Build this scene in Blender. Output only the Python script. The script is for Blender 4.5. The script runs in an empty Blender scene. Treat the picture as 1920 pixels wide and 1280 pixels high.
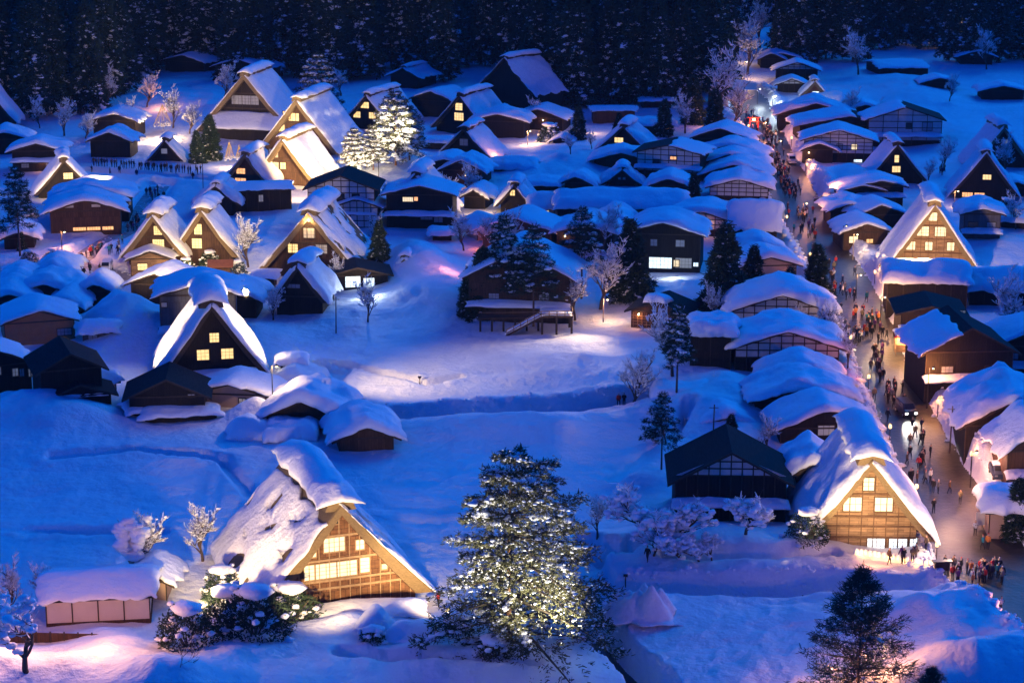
import bpy, bmesh, math, random
import numpy as np
from mathutils import Vector, Matrix, noise as mnoise

# ------------------------------------------------------------------ camera
R = math.radians
F = 4000.0            # focal length in photo pixels (1920 wide)
PITCH = R(14.83)
CZ = 79.3
SC = bpy.context.scene
cd = bpy.data.cameras.new('camera'); cam = bpy.data.objects.new('camera', cd)
SC.collection.objects.link(cam)
cam.location = (0, 0, CZ); cam.rotation_euler = (math.pi/2-PITCH, 0, 0)
cd.sensor_width = 36; cd.lens = 36*F/1920; cd.clip_start = 1; cd.clip_end = 5000
SC.camera = cam
# ------------------------------------------------------------------ sky, dusk
w = bpy.data.worlds.new("World"); SC.world = w; w.use_nodes = True
nt = w.node_tree; nt.nodes.clear()
sky = nt.nodes.new('ShaderNodeTexSky'); sky.sky_type = 'NISHITA'; sky.sun_disc = False
sky.sun_elevation = R(3.0); sky.sun_rotation = R(250); sky.ozone_density = 6; sky.air_density = 1.0; sky.dust_density = 0.3
mx = nt.nodes.new('ShaderNodeMix'); mx.data_type = 'RGBA'; mx.blend_type = 'MULTIPLY'
mx.inputs[0].default_value = 1.0
nt.links.new(sky.outputs[0], mx.inputs[6]); mx.inputs[7].default_value = (0.003, 0.33, 0.96, 1)
bg = nt.nodes.new('ShaderNodeBackground'); bg.inputs[1].default_value = 0.15
nt.links.new(mx.outputs[2], bg.inputs[0])
wo = nt.nodes.new('ShaderNodeOutputWorld'); nt.links.new(bg.outputs[0], wo.inputs[0])
sl = bpy.data.lights.new('sun', 'SUN'); sl.energy = 0.42; sl.angle = R(32); sl.color = (0.01, 0.30, 1.0)
so = bpy.data.objects.new('sun', sl); SC.collection.objects.link(so)
so.rotation_euler = (R(-58), 0, R(-28))     # last glow of the sky, from behind the ridge
vs = SC.view_settings; vs.view_transform = 'Standard'; vs.look = 'None'; vs.exposure = 1.92; vs.gamma = 1; vs.use_curve_mapping = False

# ------------------------------------------------------------------ helpers
rnd = random.Random(7)
rng = np.random.default_rng(11)
COL = SC.collection
cp, sp_ = math.cos(PITCH), math.sin(PITCH)
def ray(u, v):
    x = (u-960)/F; y = -(v-640)/F
    return Vector((x, cp + y*sp_, -sp_ + y*cp))
def G(u, v, z=0.7):
    d = ray(u, v); t = (z-CZ)/d.z
    return Vector((d.x*t, d.y*t, z))
def scl(u, v, z=0.7):
    d = ray(u, v); return F/((z-CZ)/d.z)
def az(u, v): 
    d = ray(u, v); return math.atan2(d.x, d.y)
KV = 0.965
TBL = np.random.default_rng(5).random((256, 256))
def vn(x, y, s=0):
    x = np.asarray(x, float)+s*17.3; y = np.asarray(y, float)+s*9.7
    xi = np.floor(x).astype(int); yi = np.floor(y).astype(int)
    fx = x-xi; fy = y-yi; fx = fx*fx*(3-2*fx); fy = fy*fy*(3-2*fy)
    a = TBL[xi & 255, yi & 255]; b = TBL[(xi+1) & 255, yi & 255]
    c = TBL[xi & 255, (yi+1) & 255]; d = TBL[(xi+1) & 255, (yi+1) & 255]
    return (a*(1-fx)+b*fx)*(1-fy)+(c*(1-fx)+d*fx)*fy - 0.5
def fbm(x, y, s=0, o=3):
    r = 0; a = 1
    for k in range(o):
        r = r+a*vn(x*2**k, y*2**k, s+k*3); a *= .5
    return r

def tag(o, label=None, cat=None, group=None, kind=None):
    if label: o['label'] = label
    if cat: o['category'] = cat
    if group: o['group'] = group
    if kind: o['kind'] = kind
    return o
def empty(name, loc, rz=0, label=None, cat=None, group=None):
    o = bpy.data.objects.new(name, None); COL.objects.link(o)
    o.location = loc; o.rotation_euler = (0, 0, rz); o.empty_display_size = .1
    return tag(o, label, cat, group)
class MB:
    def __init__(s): s.v = []; s.f = []; s.m = []; s.n = 0
    def add(s, vs, fs, mi=0):
        b = s.n
        s.v.extend(vs); s.n += len(vs)
        s.f.extend([tuple(i+b for i in f) for f in fs]); s.m.extend([mi]*len(fs))
    def box(s, x0, x1, y0, y1, z0, z1, mi=0):
        s.add([(x0,y0,z0),(x1,y0,z0),(x1,y1,z0),(x0,y1,z0),(x0,y0,z1),(x1,y0,z1),(x1,y1,z1),(x0,y1,z1)],
              [(0,3,2,1),(4,5,6,7),(0,1,5,4),(1,2,6,5),(2,3,7,6),(3,0,4,7)], mi)
    def prism(s, poly, y0, y1, mi=0):          # polygon in xz (counter-clockwise seen from -y) extruded in y
        n = len(poly)
        s.add([(x,y0,z) for x,z in poly]+[(x,y1,z) for x,z in poly],
              [tuple(range(n)), tuple(range(2*n-1,n-1,-1))]+[(i,i+n,(i+1)%n+n,(i+1)%n) for i in range(n)], mi)
    def bar(s, p, q, w, h=None, mi=0):        # square bar between two points
        h = h or w; p = Vector(p); q = Vector(q); d = (q-p).normalized()
        a = d.cross(Vector((0,0,1)));
        if a.length < 1e-3: a = Vector((1,0,0))
        a.normalize(); b = a.cross(d)
        vs = [tuple(c+a*sx*w/2+b*sz*h/2) for c in (p,q) for sx,sz in ((-1,-1),(1,-1),(1,1),(-1,1))]
        s.add(vs, [(0,1,2,3),(7,6,5,4),(0,4,5,1),(1,5,6,2),(2,6,7,3),(3,7,4,0)], mi)
    def tube(s, pts, rad, n=6, mi=0, cap=True):
        pts = [Vector(p) for p in pts]; vs = []; fs = []
        for i, p in enumerate(pts):
            d = (pts[min(i+1,len(pts)-1)]-pts[max(i-1,0)]).normalized()
            a = d.cross(Vector((0.3,1,0.1))).normalized(); b = d.cross(a)
            r = rad[i] if hasattr(rad,'__len__') else rad
            for k in range(n):
                t = 2*math.pi*k/n; vs.append(tuple(p+a*math.cos(t)*r+b*math.sin(t)*r))
        for i in range(len(pts)-1):
            for k in range(n):
                fs.append((i*n+k, i*n+(k+1)%n, (i+1)*n+(k+1)%n, (i+1)*n+k))
        if cap: fs.append(tuple(range(n-1,-1,-1))); fs.append(tuple((len(pts)-1)*n+k for k in range(n)))
        s.add(vs, fs, mi)
    def lathe(s, prof, n=12, c=(0,0,0), mi=0):
        vs = []; fs = []
        for r,z in prof:
            for k in range(n):
                t = 2*math.pi*k/n; vs.append((c[0]+r*math.cos(t), c[1]+r*math.sin(t), c[2]+z))
        for i in range(len(prof)-1):
            for k in range(n): fs.append((i*n+k, i*n+(k+1)%n, (i+1)*n+(k+1)%n, (i+1)*n+k))
        s.add(vs, fs, mi)
    def build(s, name, mats, parent=None, smooth=False):
        me = bpy.data.meshes.new(name); me.from_pydata(s.v, [], s.f)
        if not isinstance(mats, (list, tuple)): mats = [mats]
        for m in mats: me.materials.append(m)
        if len(mats) > 1: me.polygons.foreach_set('material_index', s.m)
        if smooth: me.polygons.foreach_set('use_smooth', [True]*len(me.polygons))
        me.update()
        o = bpy.data.objects.new(name, me); COL.objects.link(o)
        if parent: o.parent = parent
        return o
def npmesh(name, V, Fq, mat, parent=None, smooth=False):
    """V (n,3), Fq (m,k) all faces with k corners"""
    V = np.asarray(V, np.float32); Fq = np.asarray(Fq, np.int32); k = Fq.shape[1]
    me = bpy.data.meshes.new(name)
    me.vertices.add(len(V)); me.vertices.foreach_set('co', V.ravel())
    me.loops.add(Fq.size); me.loops.foreach_set('vertex_index', Fq.ravel())
    me.polygons.add(len(Fq)); me.polygons.foreach_set('loop_start', np.arange(0, Fq.size, k, dtype=np.int32))
    if smooth: me.polygons.foreach_set('use_smooth', np.ones(len(Fq), bool))
    me.materials.append(mat); me.update(calc_edges=True)
    o = bpy.data.objects.new(name, me); COL.objects.link(o)
    if parent: o.parent = parent
    return o
def copy_tree(o, parent=None):
    c = o.copy(); COL.objects.link(c)
    if parent: c.parent = parent
    for ch in list(o.children): copy_tree(ch, c)
    return c

# ------------------------------------------------------------------ materials
def lin(c): return tuple(c)+(1,)
def mat(name, col, rough=.7, col2=None, scale=3.0, stretch=(1,1,1), bump=0.0, bscale=None, spec=.3, metal=0, planks=None, coords='Object'):
    m = bpy.data.materials.new(name); m.use_nodes = True; N = m.node_tree.nodes; Lk = m.node_tree.links
    b = N['Principled BSDF']; b.inputs['Roughness'].default_value = rough
    b.inputs['Specular IOR Level'].default_value = spec; b.inputs['Metallic'].default_value = metal
    b.inputs['Base Color'].default_value = lin(col)
    tc = N.new('ShaderNodeTexCoord'); mp = N.new('ShaderNodeMapping'); mp.inputs['Scale'].default_value = stretch
    if coords == 'World':
        ge = N.new('ShaderNodeNewGeometry'); Lk.new(ge.outputs['Position'], mp.inputs[0])
    else: Lk.new(tc.outputs['Object'], mp.inputs[0])
    colout = None
    if col2 is not None:
        nz = N.new('ShaderNodeTexNoise'); nz.inputs['Scale'].default_value = scale; nz.inputs['Detail'].default_value = 5
        nz.inputs['Roughness'].default_value = .65
        Lk.new(mp.outputs[0], nz.inputs[0])
        cr = N.new('ShaderNodeValToRGB'); cr.color_ramp.elements[0].position = .3; cr.color_ramp.elements[1].position = .7
        cr.color_ramp.elements[0].color = lin(col); cr.color_ramp.elements[1].color = lin(col2)
        Lk.new(nz.outputs[0], cr.inputs[0]); colout = cr.outputs[0]
    if planks:
        br = N.new('ShaderNodeTexBrick'); br.inputs['Color1'].default_value = (1,1,1,1); br.inputs['Color2'].default_value = (.62,.62,.62,1)
        br.inputs['Mortar'].default_value = (.12,.12,.12,1); br.inputs['Scale'].default_value = 1
        br.inputs['Brick Width'].default_value = planks[0]; br.inputs['Row Height'].default_value = planks[1]
        br.inputs['Mortar Size'].default_value = planks[2]
        sx = N.new('ShaderNodeSeparateXYZ'); cx = N.new('ShaderNodeCombineXYZ'); ad = N.new('ShaderNodeMath'); ad.operation='ADD'
        Lk.new(tc.outputs['Object'], sx.inputs[0]); Lk.new(sx.outputs[0], ad.inputs[0]); Lk.new(sx.outputs[1], ad.inputs[1])
        Lk.new(ad.outputs[0], cx.inputs[0]); Lk.new(sx.outputs[2], cx.inputs[1]); Lk.new(cx.outputs[0], br.inputs[0])
        mm = N.new('ShaderNodeMix'); mm.data_type='RGBA'; mm.blend_type='MULTIPLY'; mm.inputs[0].default_value = 1
        if colout is not None: Lk.new(colout, mm.inputs[6])
        else: mm.inputs[6].default_value = lin(col)
        Lk.new(br.outputs[0], mm.inputs[7]); colout = mm.outputs[2]
    if colout is not None: Lk.new(colout, b.inputs['Base Color'])
    if bump:
        n2 = N.new('ShaderNodeTexNoise'); n2.inputs['Scale'].default_value = bscale or scale; n2.inputs['Detail'].default_value = 6
        n2.inputs['Roughness'].default_value = .6
        Lk.new(mp.outputs[0], n2.inputs[0]); bp = N.new('ShaderNodeBump'); bp.inputs['Strength'].default_value = 1
        bp.inputs['Distance'].default_value = bump; Lk.new(n2.outputs[0], bp.inputs['Height']); Lk.new(bp.outputs[0], b.inputs['Normal'])
    return m
def emit(name, col, st, col2=None, scale=1.2):
    m = bpy.data.materials.new(name); m.use_nodes = True; N = m.node_tree.nodes; Lk = m.node_tree.links
    b = N['Principled BSDF']; b.inputs['Base Color'].default_value = (.5,.45,.35,1); b.inputs['Roughness'].default_value = .5
    b.inputs['Emission Color'].default_value = lin(col); b.inputs['Emission Strength'].default_value = st*.31
    tc = N.new('ShaderNodeTexCoord'); nz = N.new('ShaderNodeTexNoise'); nz.inputs['Scale'].default_value = scale*1.5; nz.inputs['Detail'].default_value = 4
    cr = N.new('ShaderNodeValToRGB'); cr.color_ramp.elements[0].color = lin(col2 or [c*.55 for c in col]); cr.color_ramp.elements[1].color = lin(col)
    cr.color_ramp.elements[0].position = .35; cr.color_ramp.elements[1].position = .6
    Lk.new(tc.outputs['Object'], nz.inputs[0]); Lk.new(nz.outputs[0], cr.inputs[0]); Lk.new(cr.outputs[0], b.inputs['Emission Color'])
    return m
M = {}
M['snow'] = mat('snow', (.80,.83,.88), .65, (.86,.87,.90), .5, bump=.22, bscale=1.1, coords='World')
M['snow_ground'] = mat('snow_ground', (.70,.72,.76), .65, (.86,.87,.89), .12, stretch=(1,1.0,1), bump=.42, bscale=.8, coords='World')
M['snow_rough'] = mat('snow_rough', (.74,.74,.76), .7, (.86,.86,.88), 1.2, bump=.20, bscale=1.6, coords='World')
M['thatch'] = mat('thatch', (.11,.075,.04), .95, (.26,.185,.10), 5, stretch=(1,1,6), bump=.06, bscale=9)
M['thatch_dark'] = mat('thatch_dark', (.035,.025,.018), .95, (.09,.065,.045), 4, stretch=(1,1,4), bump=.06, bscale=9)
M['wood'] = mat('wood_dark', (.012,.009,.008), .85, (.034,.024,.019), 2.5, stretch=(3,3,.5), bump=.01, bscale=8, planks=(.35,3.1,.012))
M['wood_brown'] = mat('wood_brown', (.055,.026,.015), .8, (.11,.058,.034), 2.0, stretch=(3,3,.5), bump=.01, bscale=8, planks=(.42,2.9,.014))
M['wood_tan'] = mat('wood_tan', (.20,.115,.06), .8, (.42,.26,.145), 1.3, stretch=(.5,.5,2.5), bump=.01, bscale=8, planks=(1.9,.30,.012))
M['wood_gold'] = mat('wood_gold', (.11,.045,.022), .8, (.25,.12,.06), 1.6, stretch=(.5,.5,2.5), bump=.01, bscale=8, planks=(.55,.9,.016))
M['beam'] = mat('beam', (.03,.02,.015), .8, (.07,.048,.034), 3, stretch=(1,1,1), bump=.01)
M['beam_light'] = mat('beam_light', (.24,.155,.085), .8, (.38,.26,.16), 3, bump=.01)
M['beam_mid'] = mat('beam_mid', (.07,.035,.018), .8, (.15,.08,.045), 3, bump=.01)
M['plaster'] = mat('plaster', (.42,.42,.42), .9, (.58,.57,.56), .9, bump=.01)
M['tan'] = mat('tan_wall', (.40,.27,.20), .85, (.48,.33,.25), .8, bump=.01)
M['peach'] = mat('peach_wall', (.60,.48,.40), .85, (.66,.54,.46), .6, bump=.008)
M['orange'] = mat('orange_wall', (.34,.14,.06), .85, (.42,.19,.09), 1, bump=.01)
M['grey'] = mat('grey_wall', (.09,.09,.10), .85, (.15,.14,.15), 1, bump=.01, planks=(.5,3.3,.01))
M['roof'] = mat('roof_metal', (.010,.011,.014), .85, (.028,.028,.032), 2, stretch=(4,.4,1), bump=.01, spec=.08)
M['road'] = mat('road', (.012,.010,.009), .5, (.055,.045,.038), .6, bump=.08, bscale=1.5, coords='World', spec=.5)
M['path'] = mat('trodden_snow', (.20,.19,.19), .7, (.50,.49,.50), .8, bump=.08, bscale=2, coords='World')
M['needle'] = mat('needle', (.012,.026,.018), .8, (.035,.065,.035), 1.5)
M['needle_green'] = mat('needle_green', (.042,.046,.020), .75, (.095,.092,.045), 1.5)
M['needle_blue'] = mat('needle_blue', (.012,.028,.022), .8, (.03,.06,.045), 1.5)
M['twig'] = mat('twig', (.05,.038,.03), .9, (.11,.085,.065), 4)
M['bark'] = mat('bark', (.05,.035,.028), .95, (.13,.09,.07), 4, stretch=(1,1,.3), bump=.03)
M['bark_red'] = mat('bark_red', (.10,.045,.025), .95, (.22,.11,.06), 3, stretch=(1,1,.3), bump=.03)
M['bark_pale'] = mat('bark_pale', (.28,.22,.16), .9, (.42,.34,.26), 3, bump=.03)
M['glass'] = mat('dark_glass', (.02,.025,.03), .15, spec=.6)
M['glass_blue'] = mat('blind_glass', (.22,.24,.28), .4, (.34,.36,.40), 1.2, spec=.6)
M['shoji'] = emit('shoji_paper', (1.0,.80,.46), .95, (.9,.66,.34), .8)
M['lit'] = emit('lit_window', (1.0,.66,.22), 1.25, (.85,.48,.12))
M['lit_orange'] = emit('lit_window_orange', (1.0,.45,.13), 1.3, (.7,.26,.05))
M['lit_white'] = emit('lit_window_white', (.75,.92,1.0), 1.4, (.45,.62,.8))
M['lit_dim'] = emit('dim_window', (.35,.38,.42), .22, (.2,.2,.25))
M['lamp'] = emit('lamp_glow', (1.0,.75,.38), 14, (1.0,.75,.38))
M['lamp_white'] = emit('lamp_glow_white', (.9,.97,1.0), 12, (.9,.97,1.0))
M['headlight'] = emit('headlight', (1.0,.97,.9), 20, (1,.97,.9))
M['candle'] = emit('candle_glow', (1.0,.55,.16), 3.2, (1,.6,.2))
M['rope'] = mat('rope', (.50,.36,.18), .9, (.62,.46,.26), 3)
M['iron'] = mat('iron', (.02,.02,.022), .5, spec=.5)
M['rubber'] = mat('rubber', (.012,.012,.012), .85)
M['cloth_red'] = mat('cloth_red', (.40,.02,.02), .8); M['white_paint'] = mat('white_paint', (.70,.70,.70), .3, spec=.5)
M['blue_paint'] = mat('blue_paint', (.03,.05,.10), .3, spec=.5); M['dark_paint'] = mat('dark_paint', (.03,.03,.035), .3, spec=.5)
M['silver_paint'] = mat('silver_paint', (.32,.33,.34), .3, spec=.5)
M['skin'] = mat('skin', (.45,.27,.19), .6); M['hair'] = mat('hair', (.012,.009,.008), .7)
M['trousers'] = mat('trousers', (.018,.02,.03), .9, (.03,.03,.04), 8); M['boots'] = mat('boots', (.02,.015,.012), .8)
COATS = [('black',(.012,.012,.015)),('navy',(.015,.022,.06)),('brown',(.09,.05,.03)),('red',(.45,.03,.03)),('grey',(.12,.12,.13)),
         ('white',(.55,.55,.56)),('teal',(.03,.20,.24)),('orange',(.45,.15,.04)),('khaki',(.16,.13,.08)),('purple',(.12,.04,.14))]
for n_, c_ in COATS: M['coat_'+n_] = mat('coat_'+n_, c_, .85, tuple(min(1,x*1.35) for x in c_), 6)

# ------------------------------------------------------------------ terrain
def pl(pts, z=0.0): return [G(u, v, z).to_2d() for u, v in pts]
STREET = [((2080,1330),6),((1960,1190),5.6),((1858,1075),5.2),((1812,985),4.3),((1752,880),3.8),((1706,790),3.6),((1668,715),3.4),((1640,650),3.6),((1610,575),4.0),
          ((1575,510),4.2),((1532,450),4.0),((1497,385),4.6),((1470,330),4.6),((1450,285),4.2),((1435,245),4.0),((1412,215),5),((1402,185),5),((1396,168),3)]
STP = pl([p for p, _ in STREET]); STW = [w_ for _, w_ in STREET]
PATHS = [ # trodden paths between snow walls: pixels, half width m, depth m
 ([(655,792),(700,783),(800,777),(930,772),(1060,762),(1160,752),(1230,742)], 2.6, 1.6),
 ([(1128,1140),(1180,1112),(1260,1108),(1380,1108),(1520,1104),(1640,1106),(1760,1112),(1820,1120)], 2.3, 1.9),
 ([(1100,1030),(1125,1090),(1118,1150)], 1.0, 1.0),
 ([(170,322),(260,328),(380,337),(440,338)], 1.6, .7),
 ([(255,520),(200,505),(140,490),(180,460),(245,425),(262,400),(275,378),(300,345)], 2.6, .5),
 ([(1560,560),(1500,520),(1420,512)], 1.5, .6),
 ([(600,740),(640,700),(560,690)], .9, .35),
 ([(600,682),(700,700),(760,712),(800,722),(860,712)], .3, .45),([(0,985),(120,1000),(300,1012)], .5, .5),([(100,860),(260,850),(420,870),(470,930)], .35, .45),([(1150,900),(1250,830),(1290,790)], .4, .5),([(1250,1060),(1450,1065),(1560,1050)], .4, .5),([(640,1250),(900,1262),(1000,1275)], .3, .4),
]
CREEK = [([(1106,1165),(1130,1195),(1160,1225),(1200,1262),(1230,1300)], 1.9, 2.6), ([(1135,1040),(1168,1050),(1185,1040)], .9, 1.8)]
PTH = [(pl(p, .7), a, b) for p, a, b in PATHS]; CRK = [(pl(p, .7), a, b) for p, a, b in CREEK]
MOUNDS = [ # u, v (ground centre), radius x, radius y (m), height
 (1200,1152,2.6,3.0,1.3),(1420,1190,14,7,.9),(1640,1075,8,3,.4),
 (1745,1200,8.0,8,3.0),(1850,1235,9,7,2.4),(1920,1330,9,8,5.0),(1800,1350,7,6,2.5),(1480,1300,9,8,1.8),
 (120,1330,16,7,3.0),(-20,1290,8,8,1.8),(330,1360,9,7,2.6),(200,1215,4,4,1.0),(240,1250,3.5,4,1.3),(440,1240,5,5,1.8),
 (700,1220,9,5,1.0),(560,1290,14,6,1.0),(900,1240,12,5,.6),(1010,1290,12,6,1.4),
 (800,520,6,9,3.4),(770,500,5,8,3.0),(860,560,8,7,2.2),(790,575,8,6,1.6),(245,620,5.5,8,4.2),(215,600,4,6,2.5),(330,640,5,9,2.2),
 (650,590,7,8,1.3),(480,640,6,9,2),(1080,690,9,10,1.2),(1180,700,10,8,1.0),(1370,745,6,8,2.4),(1250,640,10,6,.8),
 (870,812,12,5,.9),(960,818,9,4,.6),(1040,812,11,5,1.0),(1120,805,6,4,.7),(560,715,3,6,2.0),(540,735,3,4,1.6),
 (480,790,3.4,3.0,2.6),(100,790,9,8,1.2),(30,790,8,9,2.6),(160,800,6,6,1.0),
 (730,1165,3.4,2.2,1.0),(660,1185,2.4,2.4,1.2),(600,1195,5,3,1.0),(120,500,8,8,.5),(50,490,7,8,.6),(185,470,7,6,1.4),
 (1560,360,5,12,2.4),(1600,345,5,10,2.8),(1540,420,3,12,2.4),(1556,455,1.6,7,1.2),(1645,545,3.6,8,2.2),(1665,520,4,8,1.8),
 (1690,680,2.6,12,2.6),(1820,870,3.4,5,1.8),(1850,870,3,4,1.6),(1700,560,3,6,1.8),(1250,1030,12,7,1.1),(1370,1030,12,6,1.0),(1440,1050,6,5,.6),
 (1380,800,6,7,1.4),(1300,780,5,6,1.6),(1230,790,5,5,1.2),(1700,170,9,30,2),(1800,260,9,30,1.5),(1580,200,6,20,3.0),
 (1000,320,12,18,1.8),(1090,300,9,20,1.8),(420,225,9,25,2.5),(720,300,12,25,1.5),(340,190,14,30,3),(1290,560,9,9,1.8),(1360,560,5,8,1.2),(480,470,5,10,1.8),
 (620,700,10,6,.4),(1560,940,2,5,1.2),(1820,420,12,16,1.2),(1880,470,10,12,1.4),(560,850,10,8,.5),(300,860,20,14,.6),(80,930,18,14,-1.0),(330,1000,14,9,.8),
]
MP = [(G(u, v, .7), rx, ry, h) for u, v, rx, ry, h in MOUNDS]
def dist_poly(X, Y, P, W=None):
    best = np.full(X.shape, 1e9); bw = np.zeros(X.shape)
    for i in range(len(P)-1):
        ax, ay = P[i]; bx, by = P[i+1]; dx, dy = bx-ax, by-ay
        t = np.clip(((X-ax)*dx+(Y-ay)*dy)/(dx*dx+dy*dy), 0, 1)
        d = np.hypot(X-ax-t*dx, Y-ay-t*dy)
        m = d < best; best = np.where(m, d, best)
        if W: bw = np.where(m, W[i]*(1-t)+W[i+1]*t, bw)
    return (best, bw) if W else best
def sstep(a, b, x):
    t = np.clip((x-a)/(b-a), 0, 1); return t*t*(3-2*t)
def height(X, Y):
    X = np.atleast_1d(np.asarray(X, float)); Y = np.atleast_1d(np.asarray(Y, float))
    h = .7 + .5*fbm(X/38, Y/38, 1, 3) + .35*fbm(X/9, Y/12, 4, 3) + .10*fbm(X/2.2, Y/3.0, 8, 2) + .45*np.abs(fbm(X/26, Y/6, 50, 3)) + .10*fbm(X/1.1, Y/1.6, 60, 2)
    for c, rx, ry, hh in MP:
        d2 = ((X-c.x)/rx)**2+((Y-c.y)/ry)**2
        n = d2 < 9
        if n.any(): h = h + np.where(n, hh*np.exp(-d2*.9)*(1+.25*fbm(X/3, Y/4, 12, 2)), 0)
    for P, hw, dp in PTH:
        d = dist_poly(X, Y, P); n = d < hw+6
        h = h + np.where(n, .16*np.exp(-((d-hw-1.6)/1.2)**2)*(1+2*fbm(X/2, Y/2, 33, 2)), 0)
        k = 1-sstep(hw, hw+.8, d); h = h*(1-k)+(.75-dp+.05*fbm(X, Y, 3, 2))*k
    for P, hw, dp in CRK:
        d = dist_poly(X, Y, P)+.5*fbm(X/1.5, Y/1.5, 30, 2); k = 1-sstep(hw*.6, hw+.5, d); h = h*(1-k)+(-dp+.8)*k
    d, wv = dist_poly(X, Y, STP, STW)
    e = d-wv + .5*fbm(X/3, Y/3, 20, 2)
    h = h + .9*np.exp(-((e-2.0)/1.3)**2)*(1+.9*fbm(X/3, Y/4, 21, 3))*sstep(0, 40, 700-Y)
    k = 1-sstep(.0, 1.1, e); h = h*(1-k)+(-.02)*k
    # the valley side behind the village
    start = 640+ 150*sstep(40, 95, X) - 30*sstep(-40,-130,X)
    up = np.clip(Y-start, 0, None); h = h + 0.42*np.minimum(up, 420)*(1+.25*fbm(X/60, Y/60, 40, 2))*sstep(0, 60, up)
    h = h + np.clip(np.abs(X)-250, 0, 400)*.25
    return h
def hz(x, y): return float(height(x, y)[0])
def gp(u, v):
    """ground point seen at pixel u,v (follows the modelled terrain)"""
    z = .7
    for _ in range(3):
        p = G(u, v, z); z = min(hz(p.x, p.y), z+4)
    p = G(u, v, z); return Vector((p.x, p.y, hz(p.x, p.y)))
def build_ground():
    ys = [120.0]
    while ys[-1] < 1500: ys.append(ys[-1]*1.0023 if ys[-1] < 800 else ys[-1]*1.012)
    ys = [20, 60, 95]+ys
    ts = np.concatenate([[-4,-2.2,-1.4,-1.15], np.linspace(-1.02, 1.02, 560), [1.15,1.4,2.2,4]])
    Yg, Tg = np.meshgrid(np.array(ys), ts, indexing='ij'); Xg = Tg*(Yg*.247+2)
    H = height(Xg.ravel(), Yg.ravel())
    V = np.stack([Xg.ravel(), Yg.ravel(), H], 1); nr, nc = Xg.shape
    i = np.arange(nr-1)[:,None]*nc+np.arange(nc-1)[None,:]; i = i.ravel()
    Fq = np.stack([i, i+1, i+nc+1, i+nc], 1)
    o = npmesh('snow_ground', V, Fq, M['snow_ground'], smooth=True); tag(o, kind='structure')
build_ground()
def build_road():
    mb = MB(); P = []
    n = 260
    ks = np.linspace(0, len(STP)-1.001, n)
    cen = []; wd = []
    for k in ks:
        i = int(k); t = k-i; cen.append(STP[i]*(1-t)+STP[i+1]*t); wd.append(STW[i]*(1-t)+STW[i+1]*t)
    cs = [sum((cen[min(max(j+q,0),n-1)] for q in range(-4,5)), Vector((0,0)))/9 for j in range(n)]
    vs = []; fs = []; nc = 9
    for j in range(n):
        d = (cs[min(j+1,n-1)]-cs[max(j-1,0)]).normalized(); nrm = Vector((d.y,-d.x))
        for c in range(nc):
            q = cs[j]+nrm*(wd[j]+.35)*(c/(nc-1)*2-1); vs.append((q.x, q.y, .03+.03*float(vn(q.x/2, q.y/2, 3))))
    for j in range(n-1):
        for c in range(nc-1): fs.append((j*nc+c, j*nc+c+1, (j+1)*nc+c+1, (j+1)*nc+c))
    mb.add(vs, fs); o = mb.build('road', M['road'], smooth=True); tag(o, kind='structure')
build_road()
def ribbon(name, P, hw, m, dz=.03):
    Q = []
    for i in range(len(P)-1):
        n = max(2, int((P[i+1]-P[i]).length/1.0))
        for k in range(n): Q.append(P[i]+(P[i+1]-P[i])*k/n)
    Q.append(P[-1]); Q = [sum((Q[min(max(j+q,0),len(Q)-1)] for q in range(-2,3)), Vector((0,0)))/5 for j in range(len(Q))]; nc = 7; vs = []; fs = []
    pts = []
    for j, p in enumerate(Q):
        d = (Q[min(j+1,len(Q)-1)]-Q[max(j-1,0)]).normalized(); n = Vector((d.y,-d.x))
        for c in range(nc): pts.append(p+n*hw*(c/(nc-1)*2-1))
    Z = height([q.x for q in pts], [q.y for q in pts])
    mb = MB(); mb.add([(q.x, q.y, float(z)+dz) for q, z in zip(pts, Z)], [(j*nc+c, j*nc+c+1, (j+1)*nc+c+1, (j+1)*nc+c) for j in range(len(Q)-1) for c in range(nc-1)])
    tag(mb.build(name, m, smooth=True), kind='structure')
for P, hw, dp in PTH[:2]+PTH[4:5]: ribbon('path', P, hw*.75, M['path'])
def build_water():
    for P, hw, dp in CRK:
        mb = MB(); vs = []; fs = []
        for j, p in enumerate(P):
            a = P[max(j-1,0)]; b = P[min(j+1,len(P)-1)]; d = (b-a).normalized(); n = Vector((d.y,-d.x))
            vs += [(p.x-n.x*(hw+.3), p.y-n.y*(hw+.3), -dp+1.0), (p.x+n.x*(hw+.3), p.y+n.y*(hw+.3), -dp+1.0)]
            if j: fs.append((2*j-2, 2*j-1, 2*j+1, 2*j))
        mb.add(vs, fs); tag(mb.build('water', M['glass']), kind='structure')
build_water()
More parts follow.
